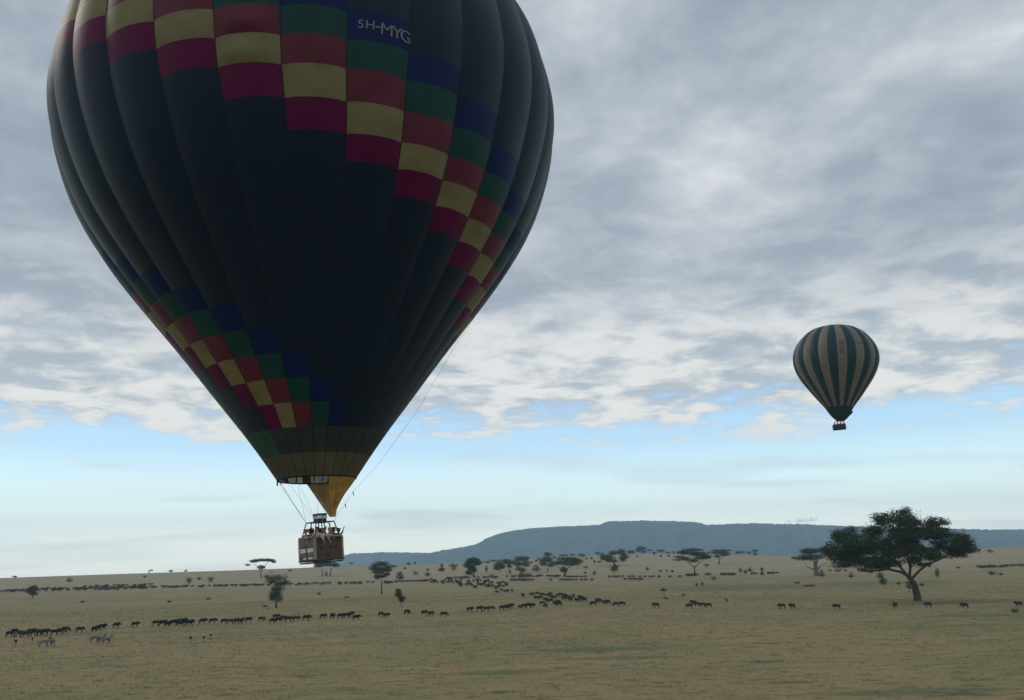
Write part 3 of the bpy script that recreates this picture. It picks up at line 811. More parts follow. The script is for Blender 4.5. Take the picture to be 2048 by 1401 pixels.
# ------------------------------------------------------------------ trees
def leaf_material(name, c1, c2, tr=.25):
    m = bpy.data.materials.new(name); m.use_nodes = True; nt = m.node_tree; N = nt.nodes; L = nt.links; b = N['Principled BSDF']
    b.inputs['Roughness'].default_value = .7; b.inputs['Specular IOR Level'].default_value = .15
    g = N.new('ShaderNodeNewGeometry'); mx = N.new('ShaderNodeMix'); mx.data_type = 'RGBA'; mx.inputs[6].default_value = (*c1, 1); mx.inputs[7].default_value = (*c2, 1)
    L.new(g.outputs['Random Per Island'], mx.inputs[0]); L.new(mx.outputs[2], b.inputs['Base Color'])
    t = N.new('ShaderNodeBsdfTranslucent'); L.new(mx.outputs[2], t.inputs[0]); ms = N.new('ShaderNodeMixShader'); ms.inputs[0].default_value = tr
    L.new(b.outputs[0], ms.inputs[1]); L.new(t.outputs[0], ms.inputs[2]); L.new(ms.outputs[0], N['Material Output'].inputs['Surface']); return m


LEAF = {'fig': leaf_material('leaf_deep_green', (.024, .044, .020), (.085, .120, .055)), 'dark': leaf_material('leaf_dark_green', (.018, .034, .014), (.050, .085, .030)), 'mid': leaf_material('leaf_mid_green', (.032, .055, .026), (.090, .125, .060)),
        'pale': leaf_material('leaf_grey_green', (.055, .085, .045), (.12, .15, .085)), 'dry': leaf_material('leaf_dry_olive', (.05, .05, .02), (.12, .11, .045))}
BARK = mat('bark_grey_brown', (.075, .060, .052), .9, .1, noise_s=1.5, noise_a=.35); BARKP = mat('bark_pale', (.17, .15, .125), .9, .1, noise_s=1.5, noise_a=.25)


def leaf_cloud(lobes, leaf, nclump, per, seed, clump_r):
    """many small leaf faces in flattened lobes; lobes: (x,y,z,rx,ry,rz)"""
    r = np.random.default_rng(seed); vol = np.array([l[3] * l[5] for l in lobes]); P = []
    cnt = np.maximum(2, (nclump * vol / vol.sum()).astype(int))
    for l, c in zip(lobes, cnt):
        d = r.normal(size=(c, 3)); d /= np.linalg.norm(d, axis=1)[:, None]; rad = r.uniform(.12, 1.0, c) ** .5
        d[:, 2] = np.where(d[:, 2] < -.25, d[:, 2] * .6, d[:, 2])
        cc = np.array(l[:3]) + d * rad[:, None] * np.array(l[3:6])
        cr = np.minimum(clump_r, .85 * min(l[3], l[5]) + .08) * r.uniform(.55, 1.25, c)
        off = r.normal(size=(c, per, 3)) * np.array([1, 1, .5]) * cr[:, None, None] * .62
        P.append((cc[:, None] + off).reshape(-1, 3))
    P = np.concatenate(P); n = len(P)
    a = r.normal(size=(n, 3)); a[:, 2] *= .6; a /= np.linalg.norm(a, axis=1)[:, None]; b = np.cross(a, r.normal(size=(n, 3))); b /= np.linalg.norm(b, axis=1)[:, None]
    s = leaf * r.uniform(.6, 1.3, (n, 1)) * .5
    V = np.stack([P - a * s, P - b * s * .7, P + a * s, P + b * s * .7], 1).reshape(-1, 3)
    return V, np.arange(n * 4).reshape(-1, 4)


def tree(name, label, cat, org, base, lobes, tw=0, leafc='mid', forks=None, group=None, dens=1.0, trunks=None, bark=None, seed=None, limbs=True):
    """org=(ox,oy,scale) of the measuring grid; all measures in that grid, turned into metres at the tree's own distance"""
    ox, oy, sc = org; X = lambda p: (ox + p[0] / sc, oy + p[1] / sc)
    bp = X(base); G = hit(*bp); dist = float(np.linalg.norm(G - CC)); mpx = float((G - CC) @ _F) / FPX / sc / .985
    root = empty(name, G, 0)
    tag(root, label, cat, group)
    seed = seed if seed is not None else int(base[0] * 13 + base[1] * 7 + ox)
    r = random.Random(seed)
    L3 = []
    for (x, y, rx, ry) in lobes:
        lx = (x - base[0]) * mpx; lz = (base[1] - y) * mpx; RX = rx * mpx * (1.0 if len(lobes) > 12 else 1.08); RZ = ry * mpx * (1.3 if len(lobes) > 12 else 1.2); W = max(q[2] for q in lobes) * mpx
        for cp in range(1 if len(lobes) < 3 else 2):
            depth = r.uniform(-1, 1) * max(RX, W * .8) * (.0 if len(lobes) < 2 else .9)
            jx, jz = (r.uniform(-.3, .3) * RX, r.uniform(-.45, .35) * RZ) if cp else (0, 0)
            L3.append((lx + jx, depth, lz + jz, RX, min(RX, W) * .9, RZ * (1.15 if cp else 1)))
    px1 = dist / 850
    big = dist < 270 and len(lobes) > 12
    leaf = .30 if big else max(.16, px1 * .62)
    area = sum(q[3] * q[5] * math.pi for q in L3)
    nleaf = int(min(105000 if big else 12000, max(220, dens * area / (leaf * leaf) * (19 if big else 10)))); per = 22 if big else 9
    V, Fq = leaf_cloud(L3, leaf, max(4, nleaf // per), per, seed, max(.28, 2.6 * leaf) if not big else .85)
    me = np_mesh('crown', V, Fq, LEAF[leafc]); link('crown', me, None, root)
    # woody frame
    mb = MB(); lowest = min(q[1] + q[3] for q in lobes)
    w0 = (tw if tw else 3.5) * mpx * .5
    tks = trunks or [[base, (base[0] + (lobes[0][0] - base[0]) * .3, base[1] - (base[1] - max(q[1] for q in lobes)) * .75)]]
    tops = []
    for tk in tks:
        pts = [Vector(((p[0] - base[0]) * mpx, (r.uniform(-1, 1) * .3 if i else 0), (base[1] - p[1]) * mpx)) for i, p in enumerate(tk)]
        pts[0].z -= .15; n = len(pts); fine = []
        for i in range(n - 1):
            for j in range(4): fine.append(pts[i].lerp(pts[i + 1], j / 4) + Vector((r.uniform(-1, 1), r.uniform(-1, 1), 0)) * w0 * .12)
        fine.append(pts[-1]); m = len(fine)
        mb.tube(fine, [w0 * (1.25 if i == 0 else 1) * (1 - .38 * i / (m - 1)) for i in range(m)], 8); tops.append((pts[-1], w0 * .6))
    nodes = list(tops)
    if forks:
        for fk, fw in forks:
            pts = [Vector(((p[0] - base[0]) * mpx, p[2] if len(p) > 2 else 0, (base[1] - p[1]) * mpx)) for p in fk]; m = len(pts)
            rad = [fw * mpx * .5 * (1 - .65 * i / (m - 1)) for i in range(m)]; mb.tube(pts, rad, 7, cap=False); nodes += list(zip(pts[1:], rad[1:]))
    if limbs:                                     # every limb leaves the nearest piece of wood already grown
        for q in sorted(L3, key=lambda q: (Vector(q[:3]) - tops[0][0]).length):
            c = Vector(q[:3]) - Vector((0, 0, q[5] * .4)); t0, rw = min(nodes, key=lambda t: (t[0] - c).length + (3 if t[0].z > c.z else 0)); d = c - t0
            if d.length < w0 * 2: continue
            k = d.length * .12; w1 = Vector((r.uniform(-1, 1), r.uniform(-1, 1), r.uniform(-.8, .3))) * k; w2 = Vector((r.uniform(-1, 1), r.uniform(-1, 1), r.uniform(-.5, .5))) * k
            a1 = t0 + d * .33 + w1; a2 = t0 + d * .68 + w2; rr = rw * .66
            mb.tube([t0, a1, a2, c], [rr, rr * .78, rr * .55, rr * .25], 5, cap=False); nodes += [(a1, rr * .78), (a2, rr * .55), (c, max(rr * .35, w0 * .06))]
            if big:
                for _ in range(4):
                    e = c + Vector((r.uniform(-1, 1) * q[3], r.uniform(-1, 1) * q[4], r.uniform(-.2, .9) * q[5])); mb.tube([a2, a2.lerp(e, .55) - Vector((0, 0, .2)), e], [rr * .3, rr * .18, rr * .05], 4, cap=False)
    mb.build('trunk', bark or BARK, root, smooth=True)
    return root


ZA = (480, 1100, 4.876); ZB = (860, 1080, 4.876); ZC = (1240, 1080, 4.876); ZD = (1560, 1000, 4.197); ZL = (0, 1100, 3.938)
tree('fig_tree', 'large spreading dark green tree with a leaning grey trunk, right of the grazing file', 'tree', ZD, (1160, 848),
     [(930, 190, 85, 50), (880, 180, 45, 25), (1110, 170, 110, 60), (1110, 125, 30, 22), (1225, 205, 60, 45), (1390, 225, 90, 35), (1300, 215, 40, 25), (1150, 270, 190, 70), (900, 280, 100, 50), (640, 300, 95, 40), (560, 320, 70, 35),
      (550, 400, 95, 55), (690, 380, 130, 70), (490, 470, 60, 45), (630, 480, 110, 50), (860, 390, 110, 60), (800, 510, 120, 38), (940, 530, 110, 40), (1050, 390, 120, 80), (1190, 350, 110, 60), (1300, 320, 120, 60), (1450, 315, 95, 50),
      (1560, 355, 75, 45), (1620, 400, 50, 38), (1400, 410, 130, 50), (1540, 450, 90, 40), (1280, 470, 90, 45), (1160, 520, 60, 40), (1620, 440, 50, 30), (760, 600, 60, 12), (1240, 560, 70, 14), (700, 440, 90, 40), (560, 540, 50, 22), (610, 535, 100, 26), (820, 565, 120, 22), (1000, 550, 90, 26), (1500, 490, 90, 28), (1590, 470, 60, 30), (1350, 500, 80, 24), (490, 430, 60, 45), (1080, 460, 110, 45), (940, 450, 120, 45), (1230, 420, 100, 50), (760, 440, 100, 40)],
     tw=64, leafc='fig', trunks=[[(1160, 848), (1153, 770), (1135, 700), (1108, 645)]],
     forks=[([(1105, 650), (1040, 615, -.5), (930, 590, -1), (830, 600, -1.5), (730, 595, -2)], 26), ([(1105, 655), (1060, 580, .5), (1030, 520, 1), (1000, 440, 1)], 24),
            ([(1115, 660), (1130, 590, 0), (1125, 500, 0), (1100, 380, .5)], 26), ([(1125, 680), (1180, 620, -.5), (1260, 560, -1), (1340, 530, -1.5), (1420, 495, -2)], 22), ([(1040, 615, -.5), (900, 560, 1), (760, 545, 2)], 12)],
     dens=1.0, seed=4)
tree('umbrella_tree', 'lone flat-topped umbrella tree on the skyline left of the balloon basket', 'tree', ZA, (203, 272), [(200, 108, 95, 9), (120, 122, 42, 9), (300, 118, 34, 9), (78, 152, 22, 7), (250, 110, 60, 8), (190, 180, 34, 14), (320, 130, 20, 8), (150, 112, 50, 8)], tw=13, leafc='mid',
     trunks=[[(203, 272), (200, 200)]], forks=[([(200, 210), (170, 170), (120, 130)], 8), ([(202, 205), (240, 160), (270, 125)], 8)])
tree('umbrella_tree', 'wide flat-topped tree with two separate trunks directly below the balloon basket', 'tree', ZA, (842, 258), [(830, 150, 105, 16), (750, 164, 45, 8), (925, 162, 38, 12), (880, 145, 60, 12), (780, 152, 50, 12)], tw=11, leafc='mid',
     trunks=[[(805, 258), (798, 190)], [(878, 252), (888, 190)]])
tree('bushy_tree', 'dense droopy dark tree standing alone on open grass left of the basket', 'tree', ZA, (355, 568), [(340, 285, 90, 26), (290, 320, 50, 32), (400, 335, 60, 34), (345, 385, 70, 36), (345, 425, 60, 34), (335, 450, 58, 34), (308, 485, 36, 22), (392, 482, 36, 26), (240, 270, 26, 14), (452, 330, 24, 12), (298, 232, 4, 16)], tw=22, leafc='mid', dens=.8)
tree('bushy_tree', 'rounded tree with a bare straight trunk, right of the balloon basket', 'tree', ZA, (1382, 432), [(1370, 145, 65, 22), (1300, 188, 50, 30), (1350, 215, 65, 34), (1430, 200, 52, 32), (1500, 178, 32, 11), (1380, 265, 46, 24), (1330, 268, 28, 22), (1438, 248, 20, 20)], tw=16, leafc='mid', dens=.75)
tree('bush', 'round dark bush just right of the bare-trunked tree', 'bush', ZA, (1558, 304), [(1558, 268, 34, 32), (1560, 235, 20, 16)], leafc='mid')
tree('small_tree', 'small upright tree below the round dark bush, above the near file', 'tree', ZA, (1578, 552), [(1540, 408, 22, 16), (1545, 440, 28, 22), (1572, 478, 30, 18), (1576, 502, 16, 12)], tw=7, leafc='dark')
tree('umbrella_tree', 'tiny flat-topped tree in front of the far pale hill', 'tree', ZA, (1082, 156), [(1082, 131, 24, 6)], leafc='mid')
FARS = 'tiny shrubs scattered over the distant slope'
for i, (b, l, lab) in enumerate([
        ((1647, 162), [(1647, 138, 15, 13)], 'small round tree near the skyline, left of the pointed bushes'), ((1707, 146), [(1707, 131, 7, 8)], 'tiny dark shrub on the skyline left of the pointed bushes'),
        ((1608, 192), [(1608, 179, 7, 8)], 'tiny lone shrub on the slope above the round dark bush'), ((1712, 250), [(1712, 229, 18, 16)], 'small squat round bush above the left end of the crowded herd'),
        ((1832, 270), [(1832, 242, 23, 20), (1832, 202, 8, 16)], 'small pointed pale bush, left one of the pointed pair'), ((1962, 222), [(1962, 195, 25, 16), (1968, 155, 8, 18)], 'dark pointed bush, right one of the pointed pair'),
        ((487, 216), [(487, 203, 9, 8)], 'tiny dark shrub on the slope between umbrella tree and basket'), ((840, 264), [(840, 236, 9, 22)], 'slim dark bush between the two trunks under the basket'),
        ((770, 440), [(770, 430, 14, 8)], 'low tussock on open grass below the basket'), ((1040, 468), [(1040, 463, 28, 5)], 'flat low tussock on grass left of the bare-trunked tree'),
        ((240, 562), [(240, 552, 24, 7)], 'low dark tuft at the left foot of the droopy tree')]):
    tree('shrub', lab, 'shrub', ZA, b, l, leafc=['mid', 'dark', 'dry'][i % 3], limbs=False)
tree('small_tree', 'small funnel-shaped tree left of the tall round tree', 'tree', ZB, (232, 318), [(228, 255, 46, 14), (232, 284, 18, 18)], tw=6, leafc='mid')
tree('bushy_tree', 'tall round dark green tree standing over the crowded herd', 'tree', ZB, (425, 352), [(415, 210, 58, 26), (368, 245, 38, 28), (460, 238, 40, 28), (400, 272, 38, 24), (375, 325, 28, 24), (432, 300, 22, 26)], tw=20, leafc='dark')
tree('shrub', 'slim upright shrub right of the tall round dark tree', 'shrub', ZB, (552, 320), [(552, 285, 10, 32)], leafc='dry')
tree('small_tree', 'flat dark little tree on the far skyline behind the slim shrub', 'tree', ZB, (565, 244), [(560, 218, 38, 9), (600, 208, 16, 10)], leafc='mid')
tree('bushy_tree', 'dark round tree in the middle grove with hanging sides', 'tree', ZB, (685, 318), [(680, 252, 46, 24), (658, 282, 28, 18), (700, 272, 24, 18)], tw=9, leafc='mid')
tree('bushy_tree', 'dark tree with an uneven top right behind the hanging round one', 'tree', ZB, (772, 292), [(765, 222, 42, 20), (742, 208, 26, 13), (820, 230, 22, 12), (775, 262, 18, 18)], tw=8, leafc='mid')
tree('bushy_tree', 'low pale tree on the skyline behind the middle grove', 'tree', ZB, (680, 232), [(678, 208, 32, 12)], leafc='pale')
tree('shrub', 'narrow leaning brown shrub at the foot of the middle grove', 'shrub', ZB, (786, 338), [(782, 316, 9, 22)], leafc='dry')
tree('bushy_tree', 'broad grey-green tree with open lower branches in the middle grove', 'tree', ZB, (902, 332), [(885, 198, 66, 22), (868, 235, 46, 26), (930, 238, 38, 26), (858, 288, 22, 18), (908, 300, 28, 22), (948, 190, 18, 12)], tw=12, leafc='pale', dens=.7)
tree('shrub', 'small brown bush beside the herd below the middle grove', 'shrub', ZB, (603, 375), [(603, 354, 17, 18)], leafc='dry')
tree('bush', 'dark bush in the herd line, left of a flatter bush', 'bush', ZB, (890, 380), [(890, 352, 28, 24)], leafc='mid')
tree('bush', 'flatter dark bush in the herd line, right of a rounder bush', 'bush', ZB, (960, 366), [(960, 347, 30, 14)], leafc='mid')
tree('bush', 'pale cone-shaped bush between the broad grey-green tree and the wide umbrella tree', 'bush', ZB, (1035, 318), [(1035, 288, 34, 22), (1035, 262, 18, 12)], leafc='pale')
tree('bushy_tree', 'tall pale grey-green tree rising behind the left end of the wide umbrella tree', 'tree', ZB, (1150, 312), [(1155, 150, 36, 18), (1150, 196, 56, 30), (1108, 236, 34, 32), (1180, 248, 34, 28)], tw=11, leafc='pale', dens=.6)
tree('umbrella_tree', 'wide green umbrella tree in the centre, standing just behind the far herd', 'tree', ZB, (1310, 358), [(1350, 195, 105, 16), (1285, 222, 76, 16), (1435, 222, 70, 16), (1370, 246, 90, 12), (1310, 300, 32, 26), (1400, 210, 70, 16), (1250, 235, 50, 14)], tw=22, leafc='mid',
     forks=[([(1310, 320), (1350, 280), (1420, 245)], 9), ([(1310, 320), (1270, 280), (1230, 250)], 9), ([(1440, 290), (1438, 250)], 5)])
tree('bushy_tree', 'wide dark tree with a split crown on the slope right of the wide umbrella tree', 'tree', ZB, (1808, 252), [(1740, 178, 60, 26), (1790, 136, 42, 20), (1870, 128, 40, 24), (1900, 168, 36, 26), (1770, 208, 52, 14), (1880, 200, 24, 18), (1700, 160, 34, 10)], tw=16, leafc='mid', dens=.8)
tree('bush', 'round dark bush below the tree with the split crown', 'bush', ZB, (1800, 328), [(1795, 288, 38, 28), (1810, 265, 22, 16)], leafc='dark')
MISC_B = [((110, 320), [(110, 292, 26, 20), (115, 252, 8, 18)], 'dark bush with a spike, left of the funnel-shaped tree', 'dark'), ((1525, 285), [(1522, 268, 20, 12)], 'small dark bush just right of the wide umbrella tree', 'dark'),
          ((1605, 347), [(1605, 322, 12, 22)], 'slim shrub on grass right of the wide umbrella tree', 'dry'), ((1515, 332), [(1515, 321, 9, 7)], 'tiny bush right of the wide umbrella tree, just above the herd', 'dark'),
          ((1300, 166), [(1300, 152, 52, 9)], 'low flat tree on the skyline above the wide umbrella tree', 'mid'), ((1390, 168), [(1390, 148, 20, 12)], 'small skyline tree above the right end of the wide umbrella tree', 'mid'),
          ((1480, 182), [(1480, 152, 28, 14), (1500, 160, 18, 8)], 'lopsided skyline tree between the umbrella tree and the split-crowned tree', 'pale'),
          ((1215, 184), [(1215, 174, 11, 8)], None, 'dark'), ((1063, 200), [(1063, 188, 9, 8)], None, 'dark'), ((1037, 216), [(1037, 205, 9, 9)], None, 'dark'), ((1525, 196), [(1525, 184, 7, 8)], None, 'dark'),
          ((1577, 192), [(1577, 181, 8, 9)], None, 'dark'), ((1605, 240), [(1605, 216, 6, 16)], 'thin dark shrub left of the split-crowned tree', 'dark'), ((1655, 226), [(1655, 215, 9, 9)], 'small dark bush at the left edge of the split-crowned tree', 'dark'),
          ((1635, 148), [(1635, 128, 22, 12)], 'small skyline tree left of the top of the split-crowned tree', 'mid'), ((1680, 132), [(1680, 122, 9, 8)], None, 'dark'), ((1940, 118), [(1940, 93, 13, 13)], None, 'dark'),
          ((1975, 140), [(1975, 116, 11, 13)], None, 'mid'), ((625, 224), [(625, 209, 7, 9)], None, 'dark'), ((992, 242), [(990, 223, 13, 10)], None, 'mid')]
for b, l, lab, c in MISC_B:
    if lab: tree('shrub', lab, 'shrub', ZB, b, l, leafc=c, limbs=False)
    else: tree('shrub', 'tiny dark shrub on the distant skyline in front of the blue mesa', 'shrub', ZB, b, l, leafc=c, limbs=False, group='tiny shrubs along the skyline below the mesa')
tree('umbrella_tree', 'large umbrella tree with a forked slim trunk, right of centre on the plain', 'tree', ZC, (733, 352), [(730, 108, 100, 11), (640, 128, 52, 14), (700, 138, 90, 14), (590, 172, 48, 11), (562, 200, 32, 7), (640, 190, 52, 14), (800, 148, 80, 18), (870, 180, 46, 18), (720, 208, 50, 14), (800, 188, 54, 14)],
     tw=17, leafc='dark', trunks=[[(733, 352), (730, 265)]], forks=[([(730, 275), (690, 235), (640, 200)], 10), ([(732, 272), (780, 235), (820, 200)], 10)])
tree('umbrella_tree', 'smaller umbrella tree close behind and right of the forked umbrella tree', 'tree', ZC, (968, 238), [(990, 110, 95, 7), (945, 128, 54, 10), (1035, 148, 52, 10), (960, 165, 26, 12), (1000, 128, 60, 9)], tw=13, leafc='mid', forks=[([(968, 200), (1000, 175), (1040, 155)], 6)])
tree('bushy_tree', 'broad tree with a thick pale trunk just left of the large spreading tree', 'tree', ZD, (310, 638), [(300, 440, 90, 22), (195, 492, 50, 16), (320, 485, 78, 24), (380, 432, 50, 20), (250, 450, 52, 20), (420, 460, 36, 24), (230, 480, 60, 20)], tw=44, leafc='dark', bark=BARKP, forks=[([(305, 590), (270, 580), (230, 560)], 14), ([(315, 590), (350, 560), (410, 535)], 12)])
tree('small_tree', 'small slender umbrella sapling alone on near grass below the forked umbrella tree', 'tree', ZC, (432, 572), [(430, 496, 32, 9), (430, 482, 12, 8)], tw=5, leafc='dark')
MISC_C = [((90, 112), [(90, 94, 14, 13)], None, 'dark'), ((125, 142), [(125, 120, 11, 13)], None, 'dark'), ((205, 128), [(205, 75, 48, 13), (178, 95, 26, 10), (232, 103, 22, 10)], 'wide skyline tree silhouetted on the mesa, left of the forked umbrella tree', 'mid'),
          ((295, 125), [(290, 92, 23, 8)], 'small flat skyline tree right of the wide skyline tree', 'mid'), ((340, 152), [(336, 132, 13, 11)], None, 'dark'), ((400, 124), [(400, 97, 42, 14)], 'pale rounded skyline tree left of the forked umbrella tree', 'pale'),
          ((465, 134), [(470, 120, 28, 8)], 'low dark skyline bush touching the forked umbrella tree', 'mid'), ((525, 132), [(525, 113, 8, 9)], None, 'dark'), ((1190, 146), [(1190, 115, 46, 12), (1150, 126, 26, 8)], 'flat skyline tree right of the smaller umbrella tree', 'mid'),
          ((1260, 142), [(1260, 117, 18, 13)], 'small pale skyline tree between two flat ones', 'pale'), ((1322, 166), [(1320, 110, 36, 10), (1325, 140, 16, 16)], 'funnel-shaped skyline tree, last one before the bare stretch', 'mid'),
          ((168, 172), [(168, 161, 6, 8)], None, 'dark'), ((400, 170), [(400, 159, 7, 7)], None, 'dark'), ((475, 168), [(475, 158, 7, 6)], None, 'dark'), ((845, 277), [(845, 250, 14, 16)], 'small bush between the forked umbrella tree and its smaller neighbour', 'dark'),
          ((270, 314), [(270, 287, 12, 18)], 'upright shrub on the slope, largest of four left of the forked umbrella tree', 'dry'), ((395, 320), [(395, 306, 8, 11)], 'small shrub second from the left of four on the slope', 'dry'), ((455, 314), [(455, 304, 5, 8)], 'smallest shrub, third of four on the slope', 'dry'),
          ((512, 322), [(512, 307, 8, 11)], 'small shrub nearest the forked umbrella tree, last of four on the slope', 'dry'), ((915, 400), [(915, 376, 19, 14)], 'round dark bush on the grey flat below the herd line', 'dark'),
          ((750, 462), [(750, 440, 8, 16)], 'left one of two thin shrubs below the forked umbrella tree', 'dry'), ((803, 467), [(803, 432, 7, 20)], 'right one of two thin shrubs below the forked umbrella tree', 'dry'),
          ((1180, 348), [(1176, 302, 11, 24)], 'slim shrub at the left of a trio on the grey flat', 'mid'), ((1225, 348), [(1225, 318, 13, 24)], 'middle shrub of a trio on the grey flat', 'mid'), ((1270, 332), [(1272, 297, 15, 22)], 'rounder shrub at the right of a trio on the grey flat', 'dark'),
          ((1385, 362), [(1385, 322, 12, 32), (1390, 287, 16, 12)], 'tall ragged shrub alone right of the shrub trio', 'dry'), ((1687, 187), [(1687, 177, 9, 9)], 'tiny round dark bush alone near the skyline left of the pale-trunked tree', 'dark'),
          ((1972, 382), [(1972, 332, 17, 38)], 'upright dark bush at the foot of the pale-trunked tree', 'dark'), ((430, 578), [(450, 572, 26, 5)], 'flat dry tuft at the foot of the slender sapling', 'dry'), ((620, 548), [(620, 540, 14, 6)], 'low dark tuft on grass right of the slender sapling', 'dry'),
          ((1040, 605), [(1040, 590, 6, 12)], 'thin dry stalk shrub on near grass, below the grey flat', 'dry')]
for b, l, lab, c in MISC_C:
    if lab: tree('shrub', lab, 'shrub', ZC, b, l, leafc=c, limbs=False)
    else: tree('shrub', 'tiny dark shrub on the distant skyline in front of the blue mesa', 'shrub', ZC, b, l, leafc=c, limbs=False, group='tiny shrubs along the skyline below the mesa')
for b, l, lab, c in [((597, 662), [(600, 642, 19, 16), (605, 616, 7, 9)], 'small pointed shrub between the pale-trunked tree and the large spreading tree', 'dark'), ((870, 732), [(850, 645, 22, 28), (872, 690, 28, 28)], 'leaning dark bush under the left side of the large spreading tree', 'mid'),
                     ((1090, 772), [(1090, 722, 18, 46)], 'pale upright bush directly behind the large tree trunk', 'pale'), ((1325, 667), [(1330, 612, 12, 28), (1320, 640, 12, 12)], 'slim dark shrub seen under the right side of the large spreading tree', 'dark'),
                     ((1190, 724), [(1190, 711, 13, 10)], 'small pale shrub touching the right side of the large trunk', 'dry'), ((1765, 447), [(1765, 430, 20, 11)], 'small far bush on the slope right of the large spreading tree', 'dry'),
                     ((1780, 634), [(1780, 617, 28, 14)], 'low grey bush on the slope at the far right', 'dry'), ((1855, 637), [(1855, 624, 16, 9)], 'smaller low bush right of the grey one at the far right', 'dry'), ((1000, 717), [(1000, 704, 14, 10)], 'faint dry shrub left of the large trunk', 'dry'),
                     ((1975, 948), [(1975, 932, 26, 15)], 'low grassy bush in front at the right edge of the plain', 'mid'), ((140, 705), [(140, 697, 35, 6)], 'flat dark bush on the grey flat left of the large tree', 'dark'), ((245, 732), [(245, 724, 48, 7)], 'wider flat dark bush on the grey flat left of the large tree', 'dark')]:
    tree('shrub', lab, 'shrub', ZD, b, l, leafc=c, limbs=False)
tree('bush', 'round dark bush in front of the far herd near the left edge', 'bush', ZL, (255, 378), [(258, 298, 26, 12), (252, 322, 30, 20), (266, 350, 24, 12)], tw=6, leafc='mid')
for b, l, lab, c in [((116, 230), [(116, 212, 14, 6)], 'tiny flat-topped tree on the skyline at the far left', 'mid'), ((541, 257), [(541, 243, 19, 11), (541, 227, 7, 7)], 'small dark pointed bush on the slope above the left herd', 'dark'),
                     ((1172, 180), [(1195, 160, 18, 7), (1168, 172, 12, 4)], 'leaning wind-bent tree on the left skyline', 'dry'), ((1345, 170), [(1347, 161, 15, 7)], 'small rounded tree on the left skyline right of the bent one', 'mid'), ((1463, 167), [(1463, 159, 8, 6)], 'tiny bump of a bush on the left skyline', 'mid'),
                     ((1492, 280), [(1493, 240, 20, 16), (1490, 256, 13, 9)], 'round bush, left and largest of three above the left herd', 'mid'), ((1567, 242), [(1567, 227, 11, 10)], 'small bush, middle of three above the left herd', 'mid'), ((1662, 260), [(1662, 230, 18, 12), (1658, 246, 11, 9)], 'round bush, right one of three above the left herd', 'mid'),
                     ((1140, 220), [(1140, 213, 10, 5)], 'low dry tuft on the slope left of the three round bushes', 'dry'), ((1640, 392), [(1640, 386, 17, 5)], 'low tuft on grass below the three round bushes', 'dry'), ((1335, 417), [(1335, 408, 13, 7)], 'small tuft on open grass at left centre', 'dry'), ((650, 415), [(650, 410, 14, 5)], 'small tuft on open grass below the left herd', 'dry')]:
    tree('shrub', lab, 'shrub', ZL, b, l, leafc=c, limbs=False)

# ------------------------------------------------------------------ animals
M_WB = [mat('wildebeest_hide_dark', (.020, .018, .018), .8, .2, noise_s=3, noise_a=.3), mat('wildebeest_hide_slate', (.030, .030, .036), .8, .2, noise_s=3, noise_a=.3), mat('wildebeest_hide_brown', (.042, .032, .022), .8, .2, noise_s=3, noise_a=.3)]
M_HORN = mat('horn', (.05, .045, .04), .5, .4); M_MANE = mat('mane_hair', (.010, .009, .008), .9, .1)


def ungulate(stride, kind='wb', head=0.0):
    """skeleton of a grazing-land animal facing +X"""
    if kind == 'wb':
        n = [(-.13, 0, .98, .33), (-.60, 0, 1.00, .28), (.34, 0, 1.04, .38), (.66, 0, 1.08 + head * .4, .24), (.86, 0, 1.00 + head, .16), (1.02, 0, .78 + head, .11), (1.07, 0, .66 + head, .10)]
    else:
        n = [(-.15, 0, .98, (.27, .25)), (-.70, 0, 1.02, (.26, .24)), (.36, 0, 1.02, (.26, .22)), (.66, 0, 1.20 + head * .4, .17), (.90, 0, 1.42 + head, .115), (1.10, 0, 1.36 + head, .09), (1.28, 0, 1.22 + head, .07)]
    e = [(0, 1), (0, 2), (2, 3), (3, 4), (4, 5), (5, 6)]
    for s, ph in ((-1, stride), (1, -stride)):
        b = len(n); n += [(.38, s * .13, .70, .12), (.40 + ph * .5, s * .13, .42, .065), (.38 + ph, s * .13, .05, .05)]; e += [(2, b), (b, b + 1), (b + 1, b + 2)]
        b = len(n); n += [(-.60, s * .14, .76, .15), (-.54 - ph * .3, s * .14, .60, .11), (-.74 - ph * .6, s * .14, .36, .06), (-.68 - ph, s * .14, .05, .045)]; e += [(1, b), (b, b + 1), (b + 1, b + 2), (b + 2, b + 3)]
    b = len(n); n += [(-.88, 0, 1.02, .045), (-.97, 0, .80, .03), (-.95, 0, .50, .045)]; e += [(1, b), (b, b + 1), (b + 1, b + 2)]
    for s in (-1, 1):   # ears
        hx, hz = (n[4][0] - .02, n[4][2]); n.append((hx - .04, s * .20, hz + .06, .022)); e.append((4, len(n) - 1))
    return n, e


def horn_mesh(head):
    mb = MB(); hx, hz = .86, 1.13 + head
    for s in (-1, 1): mb.tube([(hx, s * .06, hz), (hx + .02, s * .20, hz - .02), (hx + .02, s * .29, hz + .08), (hx - .01, s * .24, hz + .24)], [.04, .035, .022, .008], 6)
    me = bpy.data.meshes.new('horns'); me.from_pydata(mb.v, [], mb.f); me.materials.append(M_HORN); me.shade_smooth(); return me


def mane_mesh(head):
    mb = MB()
    mb.tube([(.28, 0, 1.36), (.55, 0, 1.34), (.74, 0, 1.28 + head * .5), (.86, 0, 1.14 + head)], [.03, .055, .05, .03], 6)
    mb.tube([(.62, 0, .92 + head * .3), (.76, 0, .78 + head * .6), (.92, 0, .72 + head)], [.03, .085, .03], 6)
    me = bpy.data.meshes.new('mane'); me.from_pydata(mb.v, [], mb.f); me.materials.append(M_MANE); me.shade_smooth(); return me


